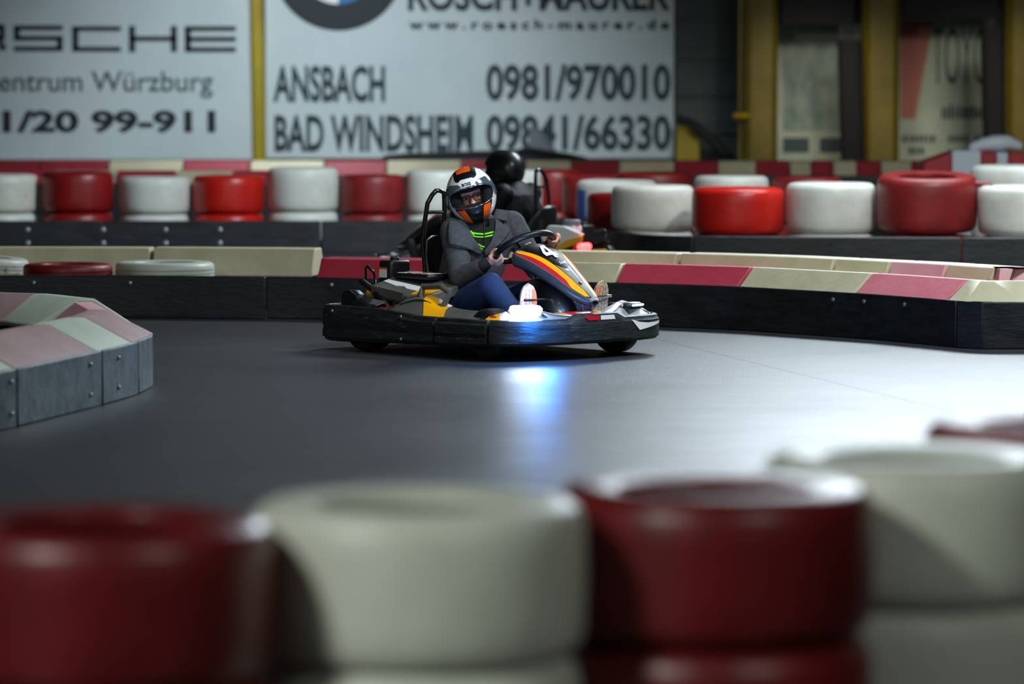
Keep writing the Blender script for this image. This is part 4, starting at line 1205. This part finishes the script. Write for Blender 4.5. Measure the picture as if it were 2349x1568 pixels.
    MB().limb([e(-.31, -.44, .22), e(-.27, -.465, .205), e(-.25, -.47, .19)], .03, 10).build('red_hose_end', 'cushion_red', E)
    MB().prism([e(-.40, -.50, .243), e(-.27, -.51, .238), e(-.24, -.47, .255), e(-.38, -.46, .265)], (0, 0, .01)).build('grey_plate', 'grey', E, smooth=0)
    # wheel guard at the rear right
    pts = [(-.56, .20), (-.555, .282), (-.53, .312), (-.485, .312), (-.44, .29), (-.41, .25), (-.395, .19)]
    for sd in (-1, 1):
        MB().loft([[Vector((x, sd * .44, z)), Vector((x, sd * .50, z))] for x, z in pts], close_ring=False, cap=False).build('wheel_guard', 'black', K, smooth=60, solid=.006)
        MB().prism([Vector((x, sd * .498, z)) for x, z in pts] , (0, sd * .005, 0)).build('guard_side', 'black', K, smooth=0)
    if tail:
        MB().limb([(-.615, -.045, .325), (-.615, .05, .325)], .024, 14).build('tail_light', 'tail', K)
        MB().box((-.61, -.10, .29), (-.585, .10, .302)).build('tail_light_bracket', 'black', K, smooth=0, bevel=.004)
        MB().cyl((-.597, 0, .09), (-.597, 0, .295), .012, 10).build('tail_light_post', 'metal_black', K)
        MB().box((-.56, -.07, .41), (-.46, .05, .465)).build('white_box', 'white', K, smooth=60, bevel=.016)
        MB().cyl((-.51, -.01, .465), (-.51, -.01, .50), .06, 16).build('box_cap', 'silver', K, bevel=.008)
        MB().box((-.55, -.05, .10), (-.47, .03, .41)).build('box_stand', 'black', K, smooth=0, bevel=.01)
        MB().prism([Vector((-.34, .06, .39)), Vector((-.40, .06, .465)), Vector((-.52, .06, .46)), Vector((-.66, .06, .41)), Vector((-.44, .06, .29)), Vector((-.37, .06, .30))], (0, .05, 0)).build('body_panel', 'white', K, smooth=0, bevel=.01)
        MB().prism([Vector((-.37, .112, .275)), Vector((-.44, .112, .275)), Vector((-.67, .112, .365)), Vector((-.67, .112, .40)), Vector((-.56, .112, .375))], (0, .02, .0)).build('yellow_panel', 'yellow', K, smooth=0, bevel=.006)
    return K

YAW = R(-48)
KO = Vector((-0.147, 20.0, 0))
kart = build_kart('go_kart', KO, YAW, 'black go-kart number 4 with red and yellow stripes and a bright headlight', number='4')
kart_b = build_kart('go_kart', Vector((-0.045, 25.55, 0)), R(148), 'blurred white and yellow go-kart seen from behind with a glowing red tail light', number=None, lit=False, tail=True, livery='white')

# ================================================================== DRIVERS
HRX, HRY, HRZ, HP = 0.130, 0.160, 0.150, 2.35
def hsurf(x, z, off=0.0, back=False, k=1.0):
    s = math.hypot(x / HRX, z / HRZ)
    if s >= 0.9995:
        x, z = x / s * 0.9995, z / s * 0.9995; s = 0.9995
    y = HRY * (1 - s ** HP) ** (1 / HP)
    if not back:
        chin = max(0.0, min(1.0, (-z - 0.02) / 0.06)) * max(0.0, 1 - (x / 0.125) ** 2) * max(0.0, 1 - max(0, (-z - 0.10) / 0.055) ** 2)
        y = -y - 0.022 * chin
    p = Vector((x, y, z)) * k
    n = Vector((x / HRX ** 2, y / HRY ** 2, z / HRZ ** 2)).normalized()
    return p + n * off

def build_helmet(parent, Hm, style):
    """Hm: head frame (front is -Y). style 'sport' has an open face port, 'plain' is black"""
    A, B, n_ = 0.1135, 0.0515, 2.7
    ZC = 0.006
    def port(phi, grow=1.0):
        c, s = math.cos(phi), math.sin(phi)
        r = (abs(c / A) ** n_ + abs(s / B) ** n_) ** (-1 / n_) * grow
        return r * c, ZC + r * s
    NP = 144
    mb = MB(); rings = []
    def outer(phi, t):
        """t 0 at the port edge, 1 at the widest silhouette, 2 at the back pole"""
        px_, pz_ = port(phi)
        if t <= 1:
            # silhouette point in the same angular direction from the port centre
            ux, uz = math.cos(phi), math.sin(phi)
            lo, hi = 0.0, 0.4
            for _ in range(26):
                m = (lo + hi) / 2
                if math.hypot(ux * m / HRX, (ZC + uz * m) / HRZ) < 0.9995: lo = m
                else: hi = m
            sx, sz = ux * lo, ZC + uz * lo
            f = t ** 0.8
            return hsurf(px_ + (sx - px_) * f, pz_ + (sz - pz_) * f)
        ux, uz = math.cos(phi), math.sin(phi)
        lo, hi = 0.0, 0.4
        for _ in range(26):
            m = (lo + hi) / 2
            if math.hypot(ux * m / HRX, (ZC + uz * m) / HRZ) < 0.9995: lo = m
            else: hi = m
        sx, sz = ux * lo, ZC + uz * lo
        f = (2 - t) ** 0.8
        return hsurf(sx * f, ZC * (1 - f) + sz * f, back=True)
    ts = [i / 26 for i in range(27)] + [1 + i / 14 for i in range(1, 15)]
    lining = []
    for k, dy in ((0.80, 0.10), (0.84, 0.06), (0.90, 0.03)):
        lining.append([Vector((port(2 * math.pi * j / NP)[0] * 1.0, hsurf(*port(2 * math.pi * j / NP)).y + dy, port(2 * math.pi * j / NP)[1])) for j in range(NP)])
    rings = [[outer(2 * math.pi * j / NP, t) for j in range(NP)] for t in ts]
    lr = lining + [rings[0]]
    mb.loft([[Hm @ p for p in r] for r in lr], cap=False, mat='lining')
    k0 = len(mb.v); n = NP
    mb.v += [Hm @ p for r in rings for p in r]
    def region(p):
        if style != 'sport': return 'helmet_black'
        x, y, z = p
        if y > 0.0 and not (z > .1): return 'helmet_white' if abs(z) > .03 else 'helmet_black'
        if z > 0.094 and abs(x) < 0.064:
            edge = 0.1035 if abs(x) < 0.030 else (0.095 if abs(x) < 0.050 else 0.100)
            if z > edge:
                return 'helmet_white'
        if z < -0.025 and y < 0:
            t = max(0, min(1, (-z - 0.045) / 0.09))
            if abs(x) > 0.099 - 0.046 * t: return 'helmet_white'
            return 'helmet_black'
        return 'helmet_white'
    for a in range(len(rings) - 1):
        for i in range(n):
            j = (i + 1) % n
            c = (rings[a][i] + rings[a][j] + rings[a + 1][i] + rings[a + 1][j]) / 4
            mb.face((k0 + a * n + i, k0 + a * n + j, k0 + (a + 1) * n + j, k0 + (a + 1) * n + i), mb.m(region(c)))
    hel = mb.build('helmet', None, parent, smooth=50)
    def P2(nm, mat, L, Q, off=0.0025, n=16, m=6):
        return MB().ruled([(x, z, 0) for x, z in L], [(x, z, 0) for x, z in Q], n, m, fn=lambda p: Hm @ hsurf(p.x, p.y, off)).build(nm, mat, hel, smooth=60)
    edge = [Hm @ hsurf(*port(2 * math.pi * j / 96, 1.01), 0.002) for j in range(96)]
    MB().tube(edge, 0.0034, 8, closed=True).build('port_trim', 'chrome' if style == 'sport' else 'helmet_black', hel, smooth=60)
    if style == 'sport':
        for sd in (-1, 1):
            P2('chin_stripe', 'orange', [(sd * .050, -.050), (sd * .036, -.095), (sd * .024, -.135)], [(sd * .088, -.046), (sd * .070, -.095), (sd * .049, -.133)])
            P2('visor_side', 'smoked', [(sd * .034, .0665), (sd * .075, .057), (sd * .104, .040), (sd * .119, .012), (sd * .120, -.02)], [(sd * .050, .082), (sd * .090, .084), (sd * .113, .066), (sd * .1275, .020), (sd * .1285, -.02)], 0.006, 20, 8)
            P2('crown_flash', 'orange', [(sd * .070, .118), (sd * .080, .110)], [(sd * .078, .121), (sd * .0805, .111)], 0.002, 4, 3)
        zm = lambda x: 0.998 * HRZ * math.sqrt(1 - (x / HRX) ** 2)
        P2('crown_vent', 'helmet_black', [(-.061, .100), (-.050, .0945), (-.040, .0955), (-.031, .1036), (.0, .1035), (.029, .102), (.036, .097), (.046, .0985), (.055, .105)], [(x, zm(x)) for x in (-.061, -.050, -.040, -.030, 0, .029, .036, .046, .056)], 0.002, 32, 10)
        P2('crown_stripe', 'orange', [(-.042, .126), (-.01, .130), (.030, .1285)], [(-.042, zm(.042)), (-.01, zm(.01)), (.030, zm(.03))], 0.0045, 16, 6)
        vs, fs = text_mesh('BOXS', 0.04, cuts=3)
        mt = MB(); mt.add([Hm @ hsurf(-.031 + .047 * v.x, .068 + .0165 * v.y, .0015) for v in vs], fs)
        mt.build('helmet_lettering', 'helmet_black', hel, smooth=0)
        # tinted lower edge of the raised visor above the port
        P2('brow_trim', 'helmet_black', [(-.055, .061), (0, .064), (.055, .061)], [(-.055, .055), (0, .0575), (.055, .055)], 0.0015, 10, 2)
        MB().tube([Hm @ Vector((.05, -.10, -.135)), Hm @ Vector((.045, -.09, -.165)), Hm @ Vector((.03, -.06, -.18))], .006, 8).build('chin_strap', 'helmet_black', hel)
    return hel

def grip(mb, c, t, e1, e2, n_up=1, fr=0.0088):
    """a fist closed round a rim of radius .0165. c rim point, t along the rim, e1 towards the palm, e2 the side the fingers pass over"""
    rr = 0.0165 + fr * 0.92
    for k, (s, ln) in enumerate(((-1.55, 205), (-0.52, 225), (0.52, 228), (1.55, 212))):
        off = t * (s * 0.0205 * n_up)
        path, rad = [], []
        for i in range(11):
            a = R(-18 + (ln + 18) * i / 10)
            w = rr * (1.12 if i < 2 else 1.0) + (0.004 if i in (4,) else 0)
            path.append(c + off + (e1 * math.cos(a) + e2 * math.sin(a)) * w)
            rad.append(fr * (1.06 if i in (3, 4, 6, 7) else 1.0) * (1 - 0.016 * i))
        mb.limb(path, rad, 10)
    # thumb, closing from the other side and lying along the rim
    path = []
    for i in range(7):
        a = R(-20 - 150 * i / 6)
        path.append(c + t * (n_up * (0.020 + 0.032 * min(1, i / 4))) + (e1 * math.cos(a) + e2 * math.sin(a)) * (rr * 1.08))
    mb.limb(path, [.0115, .0115, .011, .0105, .010, .0095, .0088], 10)
    # palm
    mb.ell(c + e1 * (rr + .006) - e2 * .002, (t * .044, e1 * .019, e2 * .026), 16, 10)

def build_person(name, label, J, style, hood=False):
    """J: joints and frames in world space"""
    N = tag(empty(name, (J['pelvis'].x, J['pelvis'].y, 0)), label, 'person')
    N_inv = Matrix.Translation(-N.location)
    def own(o):
        o.parent = N; o.matrix_parent_inverse = N_inv; return o
    Hm = J['head']
    sx, fr = J['side'], J['front']
    # --- body: one skin from head to feet
    b = MB()
    hc = Hm @ Vector((0, 0.022, -0.012))
    R3 = Hm.to_3x3()
    b.ell(hc, (R3 @ Vector((.074, 0, 0)), R3 @ Vector((0, .094, 0)), R3 @ Vector((0, 0, .112))), 28, 20)
    Hf = Hm @ Matrix.Translation((0, .014, -.011))
    b.ell(Hf @ Vector((0, -.045, -.075)), (R3 @ Vector((.048, 0, 0)), R3 @ Vector((0, .05, 0)), R3 @ Vector((0, 0, .05))), 20, 12)
    b.limb([Hf @ Vector((0, -.078, .018)), Hf @ Vector((0, -.094, -.012)), Hf @ Vector((0, -.103, -.030))], [.010, .012, .015], 10)
    b.limb([Hf @ Vector((-.046, -.070, .030)), Hf @ Vector((0, -.081, .034)), Hf @ Vector((.046, -.070, .030))], [.010, .012, .010], 10)
    b.limb([Hf @ Vector((-.040, -.068, -.028)), Hf @ Vector((-.052, -.050, -.034))], .022, 10)
    b.limb([Hf @ Vector((.040, -.068, -.028)), Hf @ Vector((.052, -.050, -.034))], .022, 10)
    b.limb([Hf @ Vector((-.022, -.088, -.066)), Hf @ Vector((0, -.094, -.064)), Hf @ Vector((.022, -.088, -.066))], .008, 8)
    for sd in (-1, 1):
        b.ell(Hf @ Vector((sd * .076, .015, -.012)), (R3 @ Vector((.008, 0, 0)), R3 @ Vector((0, .018, 0)), R3 @ Vector((0, 0, .030))), 10, 8)
    for sd in (-1, 1):     # lids
        b.limb([Hf @ Vector((sd * .017, -.077, .012)), Hf @ Vector((sd * .031, -.083, .0165)), Hf @ Vector((sd * .047, -.072, .012))], [.0045, .0055, .005], 8)
        b.limb([Hf @ Vector((sd * .018, -.076, -.004)), Hf @ Vector((sd * .032, -.080, -.0075)), Hf @ Vector((sd * .047, -.070, -.003))], [.004, .005, .0045], 8)
    b.limb([Hm @ Vector((0, .02, -.09)), J['neck'], J['chest']], [.054, .056, .07], 16)
    b.limb([J['shR'] + sx * .02, J['neck'] - Vector((0, 0, .06)), J['shL'] - sx * .02], [.05, .07, .05], 14)
    b.limb([J['pelvis'] + Vector((0, 0, .02)), J['waist'], J['chest']], [.105, .105, .11], 18)
    for s in 'RL':
        b.limb([J['sh' + s], J['el' + s], J['wr' + s]], [.045, .038, .027], 12)
        b.limb([J['hip' + s], J['kn' + s]], [.075, .052], 14)
        b.limb([J['kn' + s], J['kn' + s].lerp(J['an' + s], .35), J['an' + s]], [.050, .048, .034], 14)
        b.limb([J['an' + s], J['an' + s].lerp(J['toe' + s], .45) - J['sole' + s].normalized() * .012, J['an' + s].lerp(J['toe' + s], .75) - J['sole' + s].normalized() * .010], [.032, .026, .018], 12)
        c, t, e1, e2 = J['grip' + s]
        grip(b, c, t, e1, e2, J.get('thumb' + s, 1))
        b.limb([J['wr' + s], c + e1 * .028], [.026, .024], 12)
    own(fused('body', b, 'skin' if style == 'sport' else 'black_suit', 0.0036, None, 3))
    hel = own(build_helmet(None, Hm, style))
    # --- face details
    if style == 'sport':
        for sd in (-1, 1):
            e = Vector((sd * .031, -.0575, -.005))
            ew = MB().ball(Hm @ e, .0115).build('eye', 'white'); own(ew)
            MB().ball(Hm @ (e + Vector((.001, -.0078, 0))), .0062, n=10, m=8).build('iris', 'helmet_black', ew)
        g = MB()
        def rim(sd):
            P = []
            for k in range(28):
                a = 2 * math.pi * k / 28
                c_, s_ = math.cos(a), math.sin(a)
                P.append(Hf @ Vector((sd * .032 + .0265 * abs(c_) ** .6 * (1 if c_ > 0 else -1), -.1005 + .010 * (abs(sd * .032 + .0265 * c_) / .06) ** 2, .003 + .0185 * abs(s_) ** .7 * (1 if s_ > 0 else -1))))
            return P
        for sd in (-1, 1): g.tube(rim(sd), .0023, 8, closed=True)
        g.tube([Hf @ Vector((-.007, -.1005, .010)), Hf @ Vector((0, -.104, .012)), Hf @ Vector((.007, -.1005, .010))], .0023, 8)
        for sd in (-1, 1): g.tube([Hf @ Vector((sd * .058, -.093, .014)), Hf @ Vector((sd * .072, -.05, .012)), Hf @ Vector((sd * .080, .01, .008))], .0022, 8)
        gl = own(g.build('glasses', 'helmet_black', None, smooth=60))
        for sd in (-1, 1):
            P = rim(sd); l = MB(); l.add(P, [tuple(range(len(P)))]); l.build('lens', 'lens', gl, smooth=0)
        pad = MB()
        for sd in (-1, 1):
            pad.limb([Hm @ Vector((sd * .092, -.045, .045)), Hm @ Vector((sd * .088, -.075, -.005)), Hm @ Vector((sd * .072, -.095, -.045))], [.030, .030, .030], 14)
        pad.limb([Hm @ Vector((-.07, -.050, .054)), Hm @ Vector((0, -.082, .052)), Hm @ Vector((.07, -.050, .054))], [.026, .028, .026], 14)
        pad.limb([Hm @ Vector((-.065, -.085, -.060)), Hm @ Vector((0, -.105, -.062)), Hm @ Vector((.065, -.085, -.060))], [.024, .028, .024], 14)
        pd = pad.build('helmet_padding', 'lining', None, smooth=60); pd.parent = hel
    # --- jacket
    j = MB()
    jp = J['torso']
    rings = []
    for c, w, d in jp:
        rings.append([c + sx * (w * math.copysign(abs(math.cos(a)) ** .85, math.cos(a))) + fr * (d * math.copysign(abs(math.sin(a)) ** .85, math.sin(a))) for a in [2 * math.pi * k / 36 for k in range(36)]])
    j.loft(rings)
    for s in 'RL':
        S_, E_, W_ = J['sh' + s], J['el' + s], J['wr' + s]
        k = J.get('sleeve', 1.0)
        j.limb([S_, S_.lerp(E_, .5), E_], [.074 * k, .066 * k, .060 * k], 18)
        j.limb([E_, E_.lerp(W_, .4), E_.lerp(W_, .88)], [.060 * k, .055 * k, .043 * k], 18)
        for q, f in ((.25, .004), (.62, .005), (.9, .006)):   # folds
            c_ = S_.lerp(E_, q)
            ax = (E_ - S_).normalized(); o1 = ax.orthogonal().normalized(); o2 = ax.cross(o1)
            rad = (.074 - .014 * q) * k + f
            j.ell(c_, (o1 * rad, o2 * rad, ax * .022), 16, 8)
    jacket = own(fused('jacket', j, 'jacket' if style == 'sport' else 'black_suit', 0.0075, None, 5))
    for s in 'RL':
        E_, W_ = J['el' + s], J['wr' + s]
        c, t, e1, e2 = J['grip' + s]
        own(MB().limb([E_.lerp(W_, .80), W_, W_.lerp(c + e1 * .03, .35)], [.040, .036, .031], 16).build('cuff', 'jacket_dark' if style == 'sport' else 'black_suit', None, smooth=60))
    # --- trousers and shoes
    t_ = MB()
    t_.ell(J['pelvis'], (sx * .165, fr * .135, Vector((0, 0, .10))), 24, 14)
    for s in 'RL':
        t_.limb([J['hip' + s], J['hip' + s].lerp(J['kn' + s], .5), J['kn' + s]], [.100, .088, .070], 20)
        t_.limb([J['kn' + s], J['kn' + s].lerp(J['an' + s], .4), J['kn' + s].lerp(J['an' + s], .92)], [.069, .062, .054], 18)
        t_.ell(J['kn' + s] + Vector((0, 0, .004)), (Vector((.068, 0, 0)), Vector((0, .068, 0)), Vector((0, 0, .070))), 14, 10)
    own(fused('trousers', t_, 'jeans' if style == 'sport' else 'black_suit', 0.008, None, 5))
    for s in 'RL':
        an, toe, nf = J['an' + s], J['toe' + s], J['sole' + s]     # nf: outward normal of the sole
        ax = (toe - an).normalized(); nf = (nf - ax * nf.dot(ax)).normalized(); lat = ax.cross(nf).normalized()
        L_ = (toe - an).length
        heel = an - ax * .055
        prof = [(-.03, .030, .030), (.0, .038, .050), (.25, .037, .052), (.55, .043, .045), (.80, .047, .036), (.96, .038, .024), (1.04, .022, .014)]
        rings = []
        for f, w, h in prof:
            c_ = heel + ax * (f * (L_ + .085))
            rings.append([c_ + lat * (w * math.cos(a)) - nf * (h * math.sin(a) * (1.0 if math.sin(a) > 0 else 0.25)) + nf * .012 for a in [2 * math.pi * k / 20 for k in range(20)]])
        sh = own(MB().loft(rings).build('shoe', 'shoe', None, smooth=60))
        if style == 'sport':
            so = MB(); edge = []
            LL = L_ + .125
            def outl(f):
                return .040 * (1 - abs(2 * f - 1) ** 3.2) ** .5 * (1.16 if f > .55 else 0.92 + .24 * max(0, (f - .3)) / .25 if f > .3 else 0.92)
            fs_ = [0.002 + .996 * k / 24 for k in range(25)]
            def spt(f, q, o=.0245): return heel - ax * .010 + ax * (f * LL) + lat * (outl(f) * q) + nf * (o + .004 * math.sin(f * 5))
            loop = [(f, -1) for f in fs_] + [(f, 1) for f in reversed(fs_)]
            so.loft([[spt(f, -1, .004), spt(f, -1, .021), spt(f, -.8, .0245), spt(f, 0, .0245), spt(f, .8, .0245), spt(f, 1, .021), spt(f, 1, .004)] for f in fs_])
            sol = so.build('sole', 'sole_pink' if s == 'R' else 'sole', sh, smooth=40)
            # tread grooves and a coloured patch
            gr = MB()
            k = .10
            while k < .95:
                gr.tube([spt(k, -.95), spt(k + .05, -.3), spt(k - .01, .3), spt(k + .04, .95)], .0009, 6)
                k += .085
            for q0, q1 in ((-.6, -.35), (0, .1), (.55, .5)):
                gr.tube([spt(.08, q0), spt(.5, q1), spt(.93, q0)], .0008, 6)
            gr.build('tread_groove', 'groove', sol)
            ql = (.45, .98) if s == 'R' else (-.98, -.3)
            MB().ruled([(f, ql[0], 0) for f in (.66, .78, .92)], [(f, ql[1], 0) for f in (.62, .78, .90)], 6, 4, fn=lambda p: spt(p.x, p.y, .0256)).build('sole_patch', 'sole_patch', sol, smooth=60)
    # --- draped clothing details
    if style == 'sport':
        me = jacket.data
        bvh = BVHTree.FromPolygons([v.co.copy() for v in me.vertices], [tuple(p.vertices) for p in me.polygons])
        def drape(px, py, off):
            o = Vector((0, 0, CAM_Z)); d = ray(px, py).normalized()
            h, n, i, ds = bvh.ray_cast(o, d)
            if h is None:
                h, n, i, ds = bvh.find_nearest(at(px, py, J['chest'].y - 0.05))
            return h + fr * 0.35 * off - d * off
        def dp(nm, mat, L, Q, off, parent, n=14, m=10, solid=.004):
            o = MB().ruled([(x, y, 0) for x, y in L], [(x, y, 0) for x, y in Q], n, m, fn=lambda p: drape(p.x, p.y, off)).build(nm, mat, None, smooth=70, solid=solid)
            o.parent = parent
            return o
        shirt = own(dp('shirt', 'shirt', [(1066, 506), (1078, 535), (1100, 577)], [(1140, 500), (1134, 540), (1108, 577)], .006, None))
        dp('green_stripe', 'green', [(1078, 531), (1092, 534), (1110, 535), (1131, 530)], [(1079, 535), (1092, 538), (1110, 539), (1131, 534)], .010, shirt, 10, 2, .002)
        dp('green_stripe', 'green', [(1083, 540), (1096, 542), (1110, 542), (1131, 537)], [(1085, 543), (1096, 545), (1110, 545), (1131, 541)], .010, shirt, 10, 2, .002)
        dp('green_stripe', 'green', [(1077, 529), (1084, 540)], [(1081, 529), (1088, 540)], .0105, shirt, 4, 2, .002)
        dp('green_stripe', 'green', [(1096, 558), (1104, 563), (1111, 565)], [(1097, 562), (1104, 567), (1110, 568)], .010, shirt, 6, 2, .002)
        dp('green_stripe', 'green', [(1099, 565), (1107, 571)], [(1100, 569), (1107, 574)], .010, shirt, 4, 2, .002)
        z = MB().tube([drape(1110, y, .013) for y in (505, 520, 535, 550, 558)], .003, 6).build('zip_cord', 'helmet_black', None); z.parent = shirt
        lap = own(dp('lapel', 'jacket', [(1062, 505), (1074, 525), (1086, 548), (1097, 563), (1106, 577)], [(1030, 508), (1027, 535), (1029, 560), (1062, 566), (1100, 583)], .014, None, 18, 12, .008))
        pts_ = [(1030, 508), (1027, 535), (1029, 560), (1045, 565), (1062, 567), (1085, 574), (1101, 583)]
        s_ = MB().tube([drape(x, y, .014) for x, y in pts_], .004, 8).build('seam', 'jacket', None, smooth=60); s_.parent = lap
        b_ = MB().ball(drape(1036, 553, .017), .005).build('button', 'bolt', None); b_.parent = lap
        lap2 = own(dp('lapel', 'jacket', [(1136, 500), (1133, 530), (1124, 555), (1108, 577)], [(1166, 505), (1166, 532), (1148, 556), (1112, 586)], .014, None, 18, 12, .008))
        s_ = MB().tube([drape(x, y, .014) for x, y in ((1167, 505), (1167, 532), (1148, 557), (1112, 587))], .004, 8).build('seam', 'jacket', None, smooth=60); s_.parent = lap2
        b_ = MB().ball(drape(1150, 514, .018), .0045).build('button', 'bolt', None); b_.parent = lap2
        def tabpt(p, o=0.0):
            v = (p.y - 481) / 24.0
            return at(p.x, p.y, KO.y + 0.098 - 0.030 * v - 0.012 * math.sin(max(0, min(1, (p.x - 1131) / 34)) * math.pi) - o)
        ep = own(MB().ruled([(1139, 481, 0), (1134, 494, 0), (1131, 502, 0)], [(1167, 485, 0), (1164, 498, 0), (1161, 509, 0)], 8, 8, fn=tabpt).build('shoulder_tab', 'jacket', None, smooth=60, solid=.012))
        s_ = MB().tube([tabpt(Vector(q + (0,)), .004) for q in ((1140, 482), (1153, 483), (1165, 486), (1160, 507), (1145, 504), (1132, 501))], .0022, 6, closed=True).build('stitching', 'jacket_dark', None, smooth=60); s_.parent = ep
        for x, y in ((1145, 488), (1142, 497)):
            b_ = MB().ball(tabpt(Vector((x, y, 0)), .004), .0065).build('button', 'helmet_black', None); b_.parent = ep
    return N

cy, sy_ = math.cos(YAW), math.sin(YAW)
def KL(X, Y, Z):
    return Vector((KO.x + X * cy - Y * sy_, KO.y + X * sy_ + Y * cy, Z))
def W(u, d, z):
    return KO + Vector((u, d, z))
def rimpt(a, K2=None):
    th = R(30); up = Vector((math.cos(th), 0, math.sin(th))); yv = Vector((0, 1, 0))
    c = Vector((.316, 0, .549)) + up * (.152 * math.cos(a)) + yv * (.152 * math.sin(a))
    t = (-up * math.sin(a) + yv * math.cos(a)).normalized()
    n = Vector((-math.sin(th), 0, math.cos(th)))
    return c, t, n
def rot(v, yaw):
    return Matrix.Rotation(yaw, 3, 'Z') @ v

# ---- driver of the near kart
J = {}
J['head'] = Matrix.Translation(W(-.066, .06, .811)) @ Matrix.Rotation(R(-16), 4, 'Y') @ Matrix.Rotation(R(6), 4, 'X')
J['shR'] = W(-.158, .005, .622); J['shL'] = W(.146, .165, .652)
sd_ = Vector((.325, .18, 0)).normalized()
J['side'] = sd_; J['front'] = Vector((sd_.y, -sd_.x, 0))
J['neck'] = W(-.040, .085, .665); J['chest'] = W(-.02, .085, .56); J['waist'] = W(-.10, .13, .28); J['pelvis'] = W(-.134, .149, .165)
J['elR'] = W(-.118, -.120, .385); J['elL'] = W(.275, .13, .42)
def set_grip(J, s, a, sgn):
    c, t, n = rimpt(a)
    c = KL(*c); t = rot(t, YAW); n = rot(n, YAW)
    e1 = (c - KL(.316, 0, .549)).normalized()
    e1 = (e1 * .8 - (KL(.316, 0, .549) - KL(.316, 0, .549)) + n * .0)
    e1 = (e1 - t * e1.dot(t)).normalized()
    J['grip' + s] = (c, t, e1, -n)
set_grip(J, 'R', math.atan2(-.69, -.72), 1)
set_grip(J, 'L', math.atan2(.89, .45), 1)
c, t, e1, e2 = J['gripR']; J['wrR'] = W(-.002, -.235, .452); J['thumbR'] = -1 if t.z > 0 else -1
J['thumbR'] = 1 if t.z > 0 else -1
c, t, e1, e2 = J['gripL']; J['wrL'] = c + e1 * .035 + Vector((-.045, .06, -.035)); J['thumbL'] = 1 if t.x < 0 else -1
J['hipR'] = KL(-.16, -.10, .165); J['hipL'] = KL(-.16, .10, .165)
J['knR'] = KL(.285, -.205, .352); J['knL'] = KL(.33, .20, .34)
J['anR'] = KL(.545, -.20, .150); J['anL'] = KL(.625, .205, .150)
J['toeR'] = KL(.575, -.215, .322); J['toeL'] = KL(.655, .215, .325)
J['soleR'] = rot(Vector((1, -.35, -.25)), YAW); J['soleL'] = rot(Vector((1, -.15, -.25)), YAW)
J['torso'] = [(W(-.134, .149, .09), .10, .08), (W(-.132, .147, .13), .165, .13), (W(-.105, .13, .27), .168, .125), (W(-.062, .105, .42), .178, .13), (W(-.03, .09, .54), .185, .125), (W(-.015, .085, .62), .165, .098), (W(-.02, .085, .66), .110, .085), (W(-.035, .085, .70), .082, .078), (W(-.04, .085, .715), .06, .06)]
driver = build_person('person', 'person in grey coat, jeans and white and orange helmet steering the number 4 kart', J, 'sport')

# ---- driver of the kart further back
YB2 = R(148); KB = Vector((-0.045, 25.55, 0))
def KL2(X, Y, Z):
    return KB + rot(Vector((X, Y, Z)), YB2)
J2 = {}
J2['head'] = Matrix.Translation(KL2(.005, .0, .826)) @ Matrix.Rotation(YB2 + math.pi / 2, 4, 'Z') @ Matrix.Diagonal((.87, .87, .87, 1))
J2['side'] = rot(Vector((0, 1, 0)), YB2); J2['front'] = rot(Vector((1, 0, 0)), YB2)
for s, q in (('R', -1), ('L', 1)):
    J2['sh' + s] = KL2(-.09, q * .175, .665); J2['el' + s] = KL2(.04, q * .26, .43)
    c, t, n = rimpt(q * R(105))
    e1 = rot((c - Vector((.316, 0, .549))).normalized(), YB2)
    J2['grip' + s] = (KL2(*c), rot(t, YB2), e1, rot(-n, YB2))
    J2['wr' + s] = KL2(c.x - .07, c.y + q * .015, c.z - .03)
    J2['hip' + s] = KL2(-.16, q * .10, .165); J2['kn' + s] = KL2(.29, q * .20, .35); J2['an' + s] = KL2(.56, q * .20, .15); J2['toe' + s] = KL2(.60, q * .21, .32); J2['sole' + s] = rot(Vector((1, 0, -.25)), YB2)
J2['thumbR'] = -1; J2['thumbL'] = 1
J2['neck'] = KL2(-.06, 0, .665); J2['chest'] = KL2(-.09, 0, .56); J2['waist'] = KL2(-.16, 0, .28); J2['pelvis'] = KL2(-.19, 0, .165)
J2['torso'] = [(KL2(-.20, 0, .09), .10, .08), (KL2(-.20, 0, .13), .165, .13), (KL2(-.17, 0, .28), .165, .12), (KL2(-.13, 0, .43), .175, .125), (KL2(-.11, 0, .56), .185, .13), (KL2(-.095, 0, .66), .17, .11), (KL2(-.07, 0, .72), .11, .09), (KL2(-.05, 0, .75), .07, .07)]
driver_b = build_person('person', 'person in black overall and black helmet driving the blurred kart behind', J2, 'plain')
